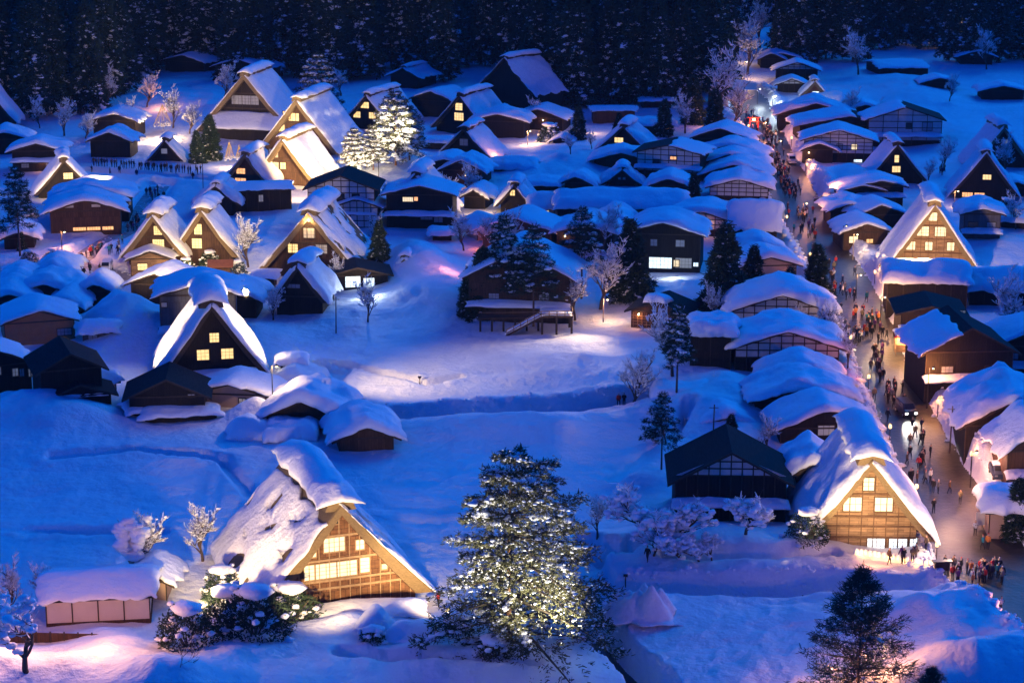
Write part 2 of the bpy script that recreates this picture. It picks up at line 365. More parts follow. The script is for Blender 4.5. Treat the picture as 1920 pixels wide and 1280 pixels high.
# ------------------------------------------------------------------ buildings
def edgep(n):    # samples -1..1 dense near the ends
    t = np.linspace(-1, 1, n); return np.sign(t)*(1-(1-np.abs(t))**1.7)
def pillow(name, parent, zf, x0, x1, y0, y1, th, nx=19, ny=15, seed=0, wob=.25, droop=.12, rough=.12, m=None, expo=7, holes=0):
    """snow lying on the surface z = zf(x, y): rounded edges, wavy outline, closed underneath"""
    P = edgep(nx); Q = edgep(ny); p, q = np.meshgrid(P, Q, indexing='ij')
    cx, cy = (x0+x1)/2, (y0+y1)/2; hx, hy = (x1-x0)/2, (y1-y0)/2
    so = seed*3.1
    wx = 1+(wob/max(hx,.5))*(2*vn(q*hy*.7+so, p*0+so)+1.2*vn(q*hy*2.1+so, p*0+so+5))*np.abs(p)**3
    wy = 1+(wob/max(hy,.5))*(2*vn(p*hx*.7+so+9, p*0+so)+1.2*vn(p*hx*2.1+so+9, p*0+so+3))*np.abs(q)**3
    x = cx+p*hx*wx; y = cy+q*hy*wy
    e = np.sqrt(np.clip(1-np.abs(p)**expo, 0, 1))*np.sqrt(np.clip(1-np.abs(q)**expo, 0, 1))
    zt = zf(x, y)
    bulge = (1-np.abs(p)**2*.12)
    t = th*e*bulge*(1+rough*4*fbm(x*.35+so, y*.35+so, 2, 2)) + th*rough*1.4*fbm(x*1.1+so, y*1.1, 5, 2)*e
    if holes: t = t - np.clip(fbm(x*.55+so, y*.55, 9, 3)+holes-.35, 0, 1)*th*9*e
    # top layer leans outward a little, so the edge overhangs
    xt = x+p**5*th*.18; yt = y+q**5*th*.18
    dr = -droop*(np.abs(p)**8)
    top = np.stack([xt, yt, zt+.03+t+dr], 2); bot = np.stack([x, y, np.minimum(zt+.02, zt+.02+t), ], 2)
    V = np.concatenate([top.reshape(-1,3), bot.reshape(-1,3)])
    i = (np.arange(nx-1)[:,None]*ny+np.arange(ny-1)[None,:]).ravel(); o = nx*ny
    Fs = [np.stack([i, i+ny, i+ny+1, i+1], 1), np.stack([i+o, i+1+o, i+ny+1+o, i+ny+o], 1)]
    rim = [k*ny for k in range(nx)]+[(nx-1)*ny+k for k in range(1,ny)]+[k*ny+ny-1 for k in range(nx-2,-1,-1)]+[k for k in range(ny-2,0,-1)]
    r = np.array(rim); r2 = np.roll(r, -1); Fs.append(np.stack([r, r2, r2+o, r+o], 1)[:, ::-1])
    return npmesh(name, V, np.concatenate(Fs), m or M['snow'], parent, smooth=True)
def window(parent, x, z, w_, h_, y, pane, nx=2, ny=2, frame='beam', t=.06, flip=None):
    """frame with glazing bars; the pane is a sub-part. front face at y (looking along -y)"""
    mb = MB(); f = .10; d = .10
    mb.box(x-w_/2-f, x-w_/2, y-d, y, z-h_/2-f, z+h_/2+f); mb.box(x+w_/2, x+w_/2+f, y-d, y, z-h_/2-f, z+h_/2+f)
    mb.box(x-w_/2, x+w_/2, y-d, y, z+h_/2, z+h_/2+f); mb.box(x-w_/2, x+w_/2, y-d-.04, y, z-h_/2-f, z-h_/2)
    for i in range(1, nx):
        xx = x-w_/2+w_*i/nx; tt = t if i*2 == nx else t*.6; mb.box(xx-tt/2, xx+tt/2, y-d*.7, y-.033, z-h_/2, z+h_/2)
    for i in range(1, ny):
        zz = z-h_/2+h_*i/ny; mb.box(x-w_/2, x+w_/2, y-d*.62, y-.036, zz-t*.25, zz+t*.25)
    fo = mb.build('window', M[frame], parent)
    pb = MB(); pb.box(x-w_/2, x+w_/2, y-.03, y+.02, z-h_/2, z+h_/2); pb.build('pane', M[pane], fo)
    if flip: fo.matrix_local = flip
    return fo
class Fr:   # local frame of a building from pixels
    def __init__(s, uL, uR, vB, a, z=.7):
        s.u = (uL+uR)/2; s.vB = vB; s.s = scl(s.u, vB, z); s.a = R(a)+az(s.u, vB); s.ca = math.cos(R(a))
        s.W = (uR-uL)/s.s/s.ca; p = G(s.u, vB, z); s.p = Vector((p.x, p.y, min(z, hz(p.x, p.y)+.2)))
    def x(s, u): return (u-s.u)/s.s/s.ca
    def z(s, v): return (s.vB-v)/(s.s*KV)
NSEED = [0]
def gassho(label, uL, uR, vP, vB, L, a, wins, ze=2.3, wall='wood', th=.75, snow=.5, cap=1.0, capx=1.0, holes=0, xin=.35, flare=1.3, awn=None, beams=(), battens=0,
           fr='beam', thm='thatch', ww=.74, deep=1.1, name='thatched_farmhouse', cat='farmhouse', group=None, snowcover=1.0, top='both'):
    NSEED[0] += 1; sd = NSEED[0]
    f = Fr(uL, uR, vB, a); du = deep*math.sin(R(a))*f.s; f = Fr(uL+du, uR+du, vB, a); W = f.W; H = f.z(vP)+deep*.25; hw = W/2
    root = empty(name, f.p, -f.a, label, cat, group)
    zr = lambda x: ze+(H-ze)*(1-np.abs(x)/hw)            # top face of the thatch
    sl_ = (H-ze)/hw; off = th*math.sqrt(1+sl_*sl_)        # vertical thickness
    x1 = hw*ww; zw = zr(x1)-off                         # where wall meets thatch
    mb = MB(); mb.prism([(-x1,-2),(x1,-2),(x1,zw+.05),(0,H-off+.05),(-x1,zw+.05)], 0, L); mb.build('wall', M[wall], root)
    # thatch: two thick leaves, meeting at the ridge, with a slightly hollow slope
    fo = deep; nS = 9; mb = MB()
    for s in (-1, 1):
        outer = []; inner = []
        for i in range(nS):
            t = i/(nS-1); x = hw*t; sag = -.25*math.sin(math.pi*t)
            outer.append((s*x, H+(ze-H)*t+sag)); 
        xe = hw-th*flare
        for i in range(nS):
            t = i/(nS-1); x = xe*t; inner.append((s*x, H-off+(ze-.1-H+off)*t-.25*math.sin(math.pi*t)))
        vs = []; fs = []; ys = [-fo, -fo+.25, L*.5, L+fo-.25, L+fo]
        for j, y in enumerate(ys):
            k = .12 if j in (0, len(ys)-1) else 0
            vs += [(x, y, z-k) for x, z in outer]+[(x, y, z+k*.5) for x, z in inner]
        n = 2*nS
        for j in range(len(ys)-1):
            for i in range(nS-1):
                q = (j*n+i, j*n+i+1, (j+1)*n+i+1, (j+1)*n+i); q2 = (j*n+nS+i, (j+1)*n+nS+i, (j+1)*n+nS+i+1, j*n+nS+i+1)
                fs += [q if s > 0 else q[::-1], q2 if s > 0 else q2[::-1]]
            q = (j*n+nS-1, j*n+n-1, (j+1)*n+n-1, (j+1)*n+nS-1); fs.append(q if s > 0 else q[::-1])
        for j in (0, len(ys)-1):
            for i in range(nS-1):
                q = (j*n+i, j*n+nS+i, j*n+nS+i+1, j*n+i+1); fs.append(q if (s > 0) == (j == 0) else q[::-1])
        mb.add(vs, fs)
    ro = mb.build('thatched_roof', M[thm], root)
    # snow on the two slopes
    for s in (-1, 1):
        zf = lambda x, y: zr(x)-.25*np.sin(np.pi*np.clip(np.abs(x)/hw, 0, 1))
        xa, xb = (xin if s < 0 else .35, hw*snowcover+.15)
        pillow('roof_snow', ro, zf, s*xa if s > 0 else -xb, xb if s > 0 else -xa, -fo-.1, L+fo+.1, snow*math.sqrt(1+sl_*sl_)*.8, 25, 27, sd+s*.4, .38, .0, .22, M['snow_rough'], 9, holes)
    # ridge: a low hump of thatch that carries a thick pillow of snow
    rw = (.9+.35*cap)*capx
    mb = MB(); mb.prism([(-rw*.75,H-.7),(rw*.75,H-.7),(rw*.55,H+.28),(0,H+.42),(-rw*.55,H+.28)], -fo+.35, L+fo-.35); mb.build('ridge', M[thm], ro)
    zf = lambda x, y: H+.42-np.abs(x)*.25+0*y
    pillow('ridge_snow', ro, zf, -rw, rw, -fo+.12, L+fo+.05, cap*.95, 15, 23, sd+.7, .3, .12, .13, M['snow'], 4)
    # gable boards and beams
    if beams or battens:
        mb = MB()
        hwz = lambda z: max(0, (H-off-z)/sl_) if z > zw else x1
        for v in beams:
            z = f.z(v) if v > 20 else v; mb.box(-hwz(z), hwz(z), -.09, 0, z-.11, z+.11)
        if battens:
            for i in range(battens):
                x = -x1+2*x1*(i+.5)/battens; zt = min(zw if abs(x) > x1-.1 else H-off-abs(x)*sl_, H-off-.3); mb.box(x-.045, x+.045, -.055, -.001, -.5, zt)
        mb.build('timber_frame', M[fr], root)
    for wn in wins:
        u, v, wp, hp, pn = wn[:5]; nx, ny = (wn[5], wn[6]) if len(wn) > 5 else (4, 3)
        window(root, f.x(u), f.z(v), wp/f.s/f.ca, hp/f.s/KV, -.012 if not beams else -.012, pn, nx, ny, fr)
    if awn:      # lean-to roof across the gable front: x0,x1,z(back),depth,drop,snow
        for (ax0, ax1, az_, dep, drop, asn) in awn:
            A0 = f.x(ax0); A1 = f.x(ax1); z0 = f.z(az_)
            mb = MB(); mb.add([(A0,-dep,z0-drop),(A1,-dep,z0-drop),(A1,0,z0),(A0,0,z0),(A0,-dep,z0-drop-.15),(A1,-dep,z0-drop-.15),(A1,0,z0-.15),(A0,0,z0-.15)],
                [(0,1,2,3),(7,6,5,4),(0,4,5,1),(1,5,6,2),(3,7,4,0),(2,6,7,3)])
            ao = mb.build('awning', M['roof'], root)
            mb = MB(); mb.box(A0+.5, A1-.5, -dep+.5, -.003, -2, z0-drop-.1)
            mb.build('porch_wall', M[wall], root)
            if asn: pillow('awning_snow', ao, lambda x, y: z0+y*drop/dep, A0-.1, A1+.1, -dep-.15, -.02, asn, 19, 9, sd+.2, .2, .1, .12)
    return root, f
def house(label, uL, uR, vE, vP, vB, L=9, a=0, st='wood', snow=.9, wins=(), ht=None, name='village_house', cat='house', group=None,
          ov=.9, snowx=None, door=None, side=0, roofm='roof', back=1.0):
    """gable end towards the camera. vE eave line, vP top of the roof under the snow, vB foot of the wall"""
    NSEED[0] += 1; sd = NSEED[0]
    f = Fr(uL, uR, vB, a); W = f.W; hw = W/2; ze = f.z(vE); H = max(f.z(vP), ze+.4)
    root = empty(name, f.p, -f.a, label, cat, group)
    x1 = max(hw-ov, hw*.6); zr = lambda x: H-(H-ze)*np.abs(x)/hw; t = .16; zw = zr(x1)-t
    mb = MB(); mb.prism([(-x1,-2.5),(x1,-2.5),(x1,zw-.003),(0,H-t-.003),(-x1,zw-.003)], 0, L); mb.build('wall', M[st], root)
    mb = MB(); fo = .8
    mb.prism([(-hw,ze-t),(0,H-t),(hw,ze-t),(hw,ze),(0,H),(-hw,ze)], -fo, L+fo)
    ro = mb.build('roof', M[roofm], root)
    for y in (-fo-.03, L+fo-.03):      # barge boards
        mb = MB()
        mb.add([(-hw,y,ze-.26),(0,y,H-.26),(hw,y,ze-.26),(hw,y,ze+.03),(0,y,H+.03),(-hw,y,ze+.03)]+[(-hw,y+.06,ze-.26),(0,y+.06,H-.26),(hw,y+.06,ze-.26),(hw,y+.06,ze+.03),(0,y+.06,H+.03),(-hw,y+.06,ze+.03)],
            [(0,1,4,5),(1,2,3,4),(11,10,7,6),(10,9,8,7)]+[(i,i+6,(i+1)%6+6,(i+1)%6) for i in range(6)])
        mb.build('barge_board', M['beam'], ro)
    if snow:
        zf = lambda x, y: H-(H-ze)*(np.sqrt(x*x+.2)-.2)/hw
        sx0, sx1 = (-hw-.3, hw+.3) if not snowx else (snowx[0]*hw, snowx[1]*hw)
        pillow('roof_snow', ro, zf, sx0, sx1, -fo-.3, L+fo+.2, snow*1.0*rnd.uniform(.75,1.15), 31, 23, sd, .5, .16, rnd.uniform(.12,.27), M['snow'], rnd.uniform(8,13))
    if ht:        # half timbering: dark posts and rails over plaster, from pixel height ht to the gable top
        zb = f.z(ht[0]); zt = H-t; mb = MB(); n = ht[1]
        pz = MB(); pz.prism([(-x1+.02,zb),(x1-.02,zb),(x1-.02,max(zb+.01,zw-.1)),(0,zt-.2),(-x1+.02,max(zb+.01,zw-.1))], -.03, -.001); pz.build('plaster_panel', M['plaster'], root)
        for i in range(n+1):
            x = -x1+2*x1*i/n; zz = zr(x)-t-.02; mb.box(x-.07, x+.07, -.09, -.002, -.3, zz)
        zs = zb
        while zs < zt-.4:
            xm = x1 if zs < zw else (zt-zs)/(H-ze)*hw; xm = min(xm, x1); mb.box(-xm, xm, -.075, -.004, zs-.08, zs+.08); zs += ht[2] if len(ht) > 2 else .9
        mb.build('timber_frame', M['beam'], root)
    else:
        mb = MB(); mb.box(-x1, x1, -.07, -.002, zw-.25, zw-.05)
        for s in (-1, 1): mb.box(s*x1-.1 if s > 0 else -x1-.02, x1+.02 if s > 0 else -x1+.1, -.06, -.002, -.5, zw-.06)
        mb.build('timber_frame', M['beam'], root)
    for wn in wins:
        u, v, wp, hp, pn = wn[:5]; nx, ny = (wn[5], wn[6]) if len(wn) > 5 else (2, 2)
        window(root, f.x(u), f.z(v), wp/f.s/f.ca, hp/f.s/KV, -.01, pn, nx, ny)
    if ze > 4.3 and W > 7.5 and not any(wn[4] in ('lit_white',) for wn in wins):      # snowy pent roof over the ground floor
        az_ = min(3.0, ze-1.2); dp_ = 1.5; A0, A1 = -x1-.3, x1+.3
        mb = MB(); mb.add([(A0,-dp_,az_-.5),(A1,-dp_,az_-.5),(A1,-.09,az_),(A0,-.09,az_),(A0,-dp_,az_-.62),(A1,-dp_,az_-.62),(A1,-.09,az_-.12),(A0,-.09,az_-.12)],[(0,1,2,3),(7,6,5,4),(0,4,5,1),(1,5,6,2),(2,6,7,3),(3,7,4,0)])
        ao = mb.build('pent_roof', M['roof'], root)
        if rnd.random() < .75: pillow('roof_snow', ao, lambda x, y: az_+.02+y*.34, A0-.05, A1+.05, -dp_-.1, -.12, .45, 25, 9, sd+.3, .15, .05, .14, M['snow'], 8)
        if not wins:
            for xx in (-x1*.5, x1*.5): window(root, xx, az_+.85 if ze-az_ > 2.0 else az_-1.4, 1.5, .8, -.01, 'glass_blue' if rnd.random() < .6 else 'glass', 3, 2)
    if rnd.random() < .30 and not wins and vB > 230:
        mb = MB(); lx = x1*rnd.choice((-.7,.7,.2)); mb.lathe([(0,-.12),(.12,-.06),(.13,.04),(.05,.12)], 8, (lx,-.45,min(2.5, zw-.2))); mb.bar((lx,-.45,min(2.6, zw-.1)), (lx,-.01,min(2.6, zw-.1)), .04)
        mb.build('added_eave_lamp', M['lamp'], root); EAVE.append((root, (lx,-.7,min(2.3, zw-.3))))  # lamp added under the eaves of random houses for warm sparkle
    if side:       # windows on a long wall: side = +1 right, -1 left
        for k in range(3):
            y = L*(k+.7)/3.4; fo_ = window(root, 0, 0, 1.1, .9, 0, 'glass_blue')
            fo_.matrix_local = Matrix.Translation((side*(x1+.005), y, min(1.6, zw-.8)))@Matrix.Rotation(side*math.pi/2, 4, 'Z')
    return root, f
EAVE = []
def slabhouse(label, uL, uR, vE, vT, vB, D=7, a=0, st='wood', snow=.9, wins=(), name='storehouse', cat='house', ht=False, slope=None, skirt=None, gable=True, group=None):
    """ridge runs across the view: the long eave faces the camera. vE eave, vT visible top of the roof"""
    NSEED[0] += 1; sd = NSEED[0]
    f = Fr(uL, uR, vB, a); hw = f.W/2; ze = f.z(vE)
    k = .25                        # ground foreshortening about here
    s0 = (f.z(vT)-ze-(snow*.6)) ; rise = slope if slope is not None else max(.5, s0-(D/2)*math.tan(math.asin(min(.4,(79-.7)*1.0/ (F/f.s)))))
    root = empty(name, f.p, -f.a, label, cat, group)
    t = .16; H = ze+rise; ov = .7; x1 = hw-ov*.8
    zr = lambda y: H-rise*np.abs(y-D/2)/(D/2+ov)
    z0 = zr(0)-t
    mb = MB(); poly = [(0,-2.5),(D,-2.5),(D,z0-.003),(D/2,H-t-.003),(0,z0-.003)]; n = 5
    mb.add([(-x1,y,z) for y,z in poly]+[(x1,y,z) for y,z in poly], [tuple(range(4,-1,-1)), tuple(range(5,10))]+[(i,(i+1)%n,(i+1)%n+n,i+n) for i in range(n)])
    mb.build('wall', M[st], root)
    mb = MB(); P = [(-ov,ze-t),(D/2,H-t),(D+ov,ze-t),(D+ov,ze),(D/2,H),(-ov,ze)]; n = 6
    mb.add([(-hw,y,z) for y,z in P]+[(hw,y,z) for y,z in P], [tuple(range(5,-1,-1)), tuple(range(6,12))]+[(i,(i+1)%n,(i+1)%n+n,i+n) for i in range(n)])
    ro = mb.build('roof', M['roof'], root)
    if snow: pillow('roof_snow', ro, lambda x, y: H-rise*(np.sqrt((y-D/2)**2+.4)-.3)/(D/2+ov), -hw-.25, hw+.25, -ov-.3, D+ov+.2, snow*1.0, 33, 21, sd, .40, .14, .15, M['snow'], 9)
    mb = MB(); mb.box(-x1, x1, -.07, -.002, z0-.22, z0-.04)
    nb = max(2, int(hw*2/2.2))
    for i in range(nb+1):
        x = -x1+2*x1*i/nb; mb.box(x-.06, x+.06, -.055, -.003, -1, z0-.05)
    mb.build('timber_frame', M['beam'], root)
    if skirt:
        mb = MB(); zs = skirt; mb.box(-x1-.05, x1+.05, -.05-.03, -.004-.03+.03, -1.5, zs); nn = int(2*x1/.45)
        for i in range(nn): xx = -x1+2*x1*(i+.5)/nn; mb.box(xx-.04, xx+.04, -.12, -.08, -1.5, zs+.02)
        for i in range(int(D/.45)): yy = .2+i*.45; mb.box(x1+.051, x1+.10, yy-.04, yy+.04, -1.5, zs+.02)
        mb.box(x1+.002, x1+.05, -.05, D, -1.5, zs)
        mb.build('board_skirt', M['wood_brown'], root)
    for wn in wins:
        u, v, wp, hp, pn = wn[:5]; nx, ny = (wn[5], wn[6]) if len(wn) > 5 else (2, 2)
        window(root, f.x(u), f.z(v), wp/f.s/f.ca, hp/f.s/KV, -.01, pn, nx, ny)
    return root, f

LT = []     # lamps: (location, energy, colour, radius)
def lamp(name, loc, e, col=(1,.62,.30), r=.25, parent=None):
    l = bpy.data.lights.new(name, 'POINT'); l.energy = e; l.color = col; l.shadow_soft_size = r
    o = bpy.data.objects.new(name, l); COL.objects.link(o); o.location = loc
    if parent: o.parent = parent
    return o
def flood(src, dst, e, size=55, col=(1,.74,.42), blend=.6, r=.4):
    l = bpy.data.lights.new('floodlight', 'SPOT'); l.energy = e; l.color = col; l.shadow_soft_size = r; l.spot_size = R(size); l.spot_blend = blend
    o = bpy.data.objects.new('floodlight', l); COL.objects.link(o); o.location = src
    o.rotation_euler = (Vector(dst)-Vector(src)).to_track_quat('-Z', 'Y').to_euler(); return o

# ---- the big thatched farmhouses
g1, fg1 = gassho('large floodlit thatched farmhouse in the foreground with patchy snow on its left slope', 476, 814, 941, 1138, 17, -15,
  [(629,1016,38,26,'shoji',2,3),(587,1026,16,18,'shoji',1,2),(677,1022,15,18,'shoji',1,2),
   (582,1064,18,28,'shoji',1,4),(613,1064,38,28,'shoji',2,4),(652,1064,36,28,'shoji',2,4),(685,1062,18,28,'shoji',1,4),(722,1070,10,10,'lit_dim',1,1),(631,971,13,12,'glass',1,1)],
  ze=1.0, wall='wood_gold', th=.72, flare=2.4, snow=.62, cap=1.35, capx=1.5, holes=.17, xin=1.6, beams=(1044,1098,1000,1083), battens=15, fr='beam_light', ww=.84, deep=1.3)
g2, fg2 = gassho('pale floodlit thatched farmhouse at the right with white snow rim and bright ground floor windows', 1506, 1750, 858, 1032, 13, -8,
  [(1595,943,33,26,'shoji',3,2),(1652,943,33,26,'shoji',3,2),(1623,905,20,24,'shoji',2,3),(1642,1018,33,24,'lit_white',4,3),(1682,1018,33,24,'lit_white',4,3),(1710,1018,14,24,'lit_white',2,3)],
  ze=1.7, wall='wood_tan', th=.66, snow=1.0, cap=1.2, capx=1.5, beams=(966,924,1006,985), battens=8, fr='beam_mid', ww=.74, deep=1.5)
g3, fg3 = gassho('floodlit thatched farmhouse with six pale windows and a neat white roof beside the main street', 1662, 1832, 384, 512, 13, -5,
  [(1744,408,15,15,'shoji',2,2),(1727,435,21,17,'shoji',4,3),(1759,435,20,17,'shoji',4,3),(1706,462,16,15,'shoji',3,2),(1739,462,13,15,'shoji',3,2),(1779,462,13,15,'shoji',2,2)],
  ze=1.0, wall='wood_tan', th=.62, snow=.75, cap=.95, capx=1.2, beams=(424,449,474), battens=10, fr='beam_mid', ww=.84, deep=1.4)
g4, fg4 = gassho('black gabled thatched farmhouse with three small yellow windows and ragged bright snow edges', 302, 502, 570, 722, 11, -3,
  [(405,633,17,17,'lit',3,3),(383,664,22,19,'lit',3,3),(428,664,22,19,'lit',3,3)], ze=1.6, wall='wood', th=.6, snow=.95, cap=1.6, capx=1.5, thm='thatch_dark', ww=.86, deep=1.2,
  awn=[(330,495,698,2.0,.9,.7)])
g5, fg5 = gassho('floodlit thatched farmhouse with a lamp at its gable peak and shed roofs in front', 483, 678, 400, 520, 13, 13,
  [(582,438,21,18,'lit_dim',3,3),(551,467,18,16,'lit',3,3),(604,467,21,16,'lit_dim',3,3)], ze=1.2, wall='wood_brown', th=.8, snow=.5, cap=1.5, capx=1.3, holes=.22,
  beams=(456,424), battens=12, ww=.84, deep=1.5)
g6, fg6 = gassho('left of the two adjoining floodlit farmhouses, with two stacked windows over a lit shed', 228, 352, 405, 500, 8, 13,
  [(299,433,15,16,'lit',4,4),(299,457,21,15,'lit',5,3)], ze=1.8, wall='wood_brown', th=.7, snow=.75, cap=1.3, capx=1.2, ww=.8, deep=1.3, beams=(445,))
g7, fg7 = gassho('right of the two adjoining floodlit farmhouses, partly behind its twin, with two windows', 318, 445, 395, 498, 8, 12,
  [(374,431,14,19,'lit',3,4),(371,457,18,18,'lit',3,4)], ze=1.8, wall='wood_brown', th=.7, snow=.6, cap=1.3, capx=1.2, ww=.8, deep=1.2)
g8, fg8 = gassho('small dark unlit thatched hut with thick blue snow in front of the lamp topped farmhouse', 508, 612, 497, 595, 8, 14,
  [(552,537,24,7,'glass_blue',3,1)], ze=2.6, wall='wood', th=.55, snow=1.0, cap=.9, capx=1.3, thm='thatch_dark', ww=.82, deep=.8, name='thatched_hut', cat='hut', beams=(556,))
g9, fg9 = gassho('tiny thatched hut with a rounded snow roof right of the cone shaped tree', 728, 789, 484, 526, 4, 10, [(751,515,22,5,'plaster',1,1)], ze=1.2, wall='wood_brown', th=.35, snow=.7, cap=.7, thm='thatch', deep=.5, name='thatched_hut', cat='hut')
g10, fg10 = gassho('biggest brightly floodlit farmhouse of the upper left group with orange windows', 480, 634, 190, 292, 16, 21,
  [(553,222,19,14,'lit_orange',3,2),(540,219,14,13,'lit_orange',3,2),(530,243,12,12,'lit_orange',3,2),(576,243,11,14,'lit_orange',2,2),(587,263,13,13,'lit_orange',2,2)],
  ze=1.0, wall='wood_brown', th=.9, snow=.5, cap=.9, capx=1.2, beams=(232,254), battens=12, ww=.84, deep=1.6)
g11, fg11 = gassho('floodlit farmhouse at the top left with a dark latticed gable and no lit windows', 368, 552, 144, 258, 14, 20,
  [(462,190,50,16,'glass_blue',8,3)], ze=1.2, wall='wood', th=.9, snow=.6, cap=.9, capx=1.2, beams=(205,178), battens=10, ww=.84, deep=1.5, awn=[(405,530,212,5.5,3.0,.6)])
g12, fg12 = gassho('floodlit thatched house directly in front of the biggest orange windowed farmhouse', 470, 592, 262, 350, 12, 22,
  [(515,290,17,15,'lit_dim',3,3),(514,312,20,12,'lit_dim',4,2),(532,312,10,12,'lit_orange',2,2)], ze=1.2, wall='wood_brown', th=.8, snow=.6, cap=.8, capx=1.1, beams=(302,), ww=.82, deep=1.3)
g13, fg13 = gassho('low floodlit thatched house with a single window at the left foot of the upper group', 412, 508, 290, 358, 8, 20,
  [(453,322,16,10,'lit_orange',3,2),(452,339,20,8,'lit_orange',4,1)], ze=1.5, wall='wood_brown', th=.6, snow=.65, cap=.8, ww=.82, deep=1.2)
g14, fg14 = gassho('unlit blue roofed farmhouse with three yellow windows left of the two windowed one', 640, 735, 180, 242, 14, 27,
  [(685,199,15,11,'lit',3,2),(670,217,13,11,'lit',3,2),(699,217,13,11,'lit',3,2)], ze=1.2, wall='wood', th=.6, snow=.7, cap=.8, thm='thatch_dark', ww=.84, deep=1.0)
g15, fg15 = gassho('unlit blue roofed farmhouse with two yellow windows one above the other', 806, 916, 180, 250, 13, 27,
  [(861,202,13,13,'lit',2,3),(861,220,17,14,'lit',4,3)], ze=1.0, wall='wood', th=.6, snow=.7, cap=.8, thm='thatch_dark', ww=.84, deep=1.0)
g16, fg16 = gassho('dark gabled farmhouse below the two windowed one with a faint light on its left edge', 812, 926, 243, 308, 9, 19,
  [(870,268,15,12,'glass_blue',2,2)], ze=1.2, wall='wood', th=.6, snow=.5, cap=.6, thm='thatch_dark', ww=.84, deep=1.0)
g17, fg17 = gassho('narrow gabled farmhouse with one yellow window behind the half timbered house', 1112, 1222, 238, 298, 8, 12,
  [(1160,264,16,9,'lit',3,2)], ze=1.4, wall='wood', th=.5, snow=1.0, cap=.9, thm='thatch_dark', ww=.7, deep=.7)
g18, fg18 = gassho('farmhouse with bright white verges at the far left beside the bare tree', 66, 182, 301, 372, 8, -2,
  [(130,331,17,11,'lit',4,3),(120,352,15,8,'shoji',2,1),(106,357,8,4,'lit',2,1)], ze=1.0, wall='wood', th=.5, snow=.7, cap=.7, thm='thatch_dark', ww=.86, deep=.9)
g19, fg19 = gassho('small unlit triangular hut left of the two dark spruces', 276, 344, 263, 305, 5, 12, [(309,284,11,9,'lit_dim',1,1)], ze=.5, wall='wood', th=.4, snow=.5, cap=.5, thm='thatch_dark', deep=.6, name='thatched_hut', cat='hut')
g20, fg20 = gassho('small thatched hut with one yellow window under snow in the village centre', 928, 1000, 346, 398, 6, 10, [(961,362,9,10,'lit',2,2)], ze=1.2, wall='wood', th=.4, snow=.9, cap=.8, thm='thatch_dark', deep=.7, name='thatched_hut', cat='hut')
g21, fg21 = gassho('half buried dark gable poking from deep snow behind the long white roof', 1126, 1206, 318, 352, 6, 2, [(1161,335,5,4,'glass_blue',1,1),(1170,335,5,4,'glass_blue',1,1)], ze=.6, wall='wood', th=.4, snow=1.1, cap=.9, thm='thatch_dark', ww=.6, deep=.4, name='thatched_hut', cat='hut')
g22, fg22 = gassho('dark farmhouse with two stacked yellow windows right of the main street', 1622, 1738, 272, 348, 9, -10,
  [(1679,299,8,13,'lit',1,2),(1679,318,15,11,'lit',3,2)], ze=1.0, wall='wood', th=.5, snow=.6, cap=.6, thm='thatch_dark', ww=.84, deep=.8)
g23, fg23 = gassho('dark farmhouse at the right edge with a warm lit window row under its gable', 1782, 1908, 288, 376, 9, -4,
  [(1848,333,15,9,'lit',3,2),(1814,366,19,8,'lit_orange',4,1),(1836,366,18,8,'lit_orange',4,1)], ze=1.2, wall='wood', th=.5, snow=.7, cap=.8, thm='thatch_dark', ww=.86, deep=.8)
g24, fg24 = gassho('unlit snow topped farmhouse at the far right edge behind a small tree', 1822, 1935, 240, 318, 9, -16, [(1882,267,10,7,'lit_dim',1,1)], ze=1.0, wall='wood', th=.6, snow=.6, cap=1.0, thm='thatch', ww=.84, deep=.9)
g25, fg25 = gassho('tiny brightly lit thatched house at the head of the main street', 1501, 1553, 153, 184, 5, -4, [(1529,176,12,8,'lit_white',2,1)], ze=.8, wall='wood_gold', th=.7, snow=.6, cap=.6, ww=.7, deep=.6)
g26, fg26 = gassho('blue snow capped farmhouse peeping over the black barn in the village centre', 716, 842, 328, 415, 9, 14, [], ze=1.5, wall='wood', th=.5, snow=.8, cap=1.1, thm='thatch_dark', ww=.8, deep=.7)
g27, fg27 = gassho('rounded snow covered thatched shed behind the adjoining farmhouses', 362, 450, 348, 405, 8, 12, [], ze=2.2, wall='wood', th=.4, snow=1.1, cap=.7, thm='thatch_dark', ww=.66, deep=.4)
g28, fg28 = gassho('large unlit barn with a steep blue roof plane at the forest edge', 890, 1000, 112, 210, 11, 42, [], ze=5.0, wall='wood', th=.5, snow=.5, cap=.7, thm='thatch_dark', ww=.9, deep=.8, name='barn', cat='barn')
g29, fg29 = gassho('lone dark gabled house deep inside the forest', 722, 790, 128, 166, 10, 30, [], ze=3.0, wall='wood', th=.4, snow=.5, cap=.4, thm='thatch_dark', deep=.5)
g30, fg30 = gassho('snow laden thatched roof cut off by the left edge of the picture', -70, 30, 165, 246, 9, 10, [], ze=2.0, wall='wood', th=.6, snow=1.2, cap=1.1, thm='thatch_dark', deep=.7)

H = house; S = slabhouse
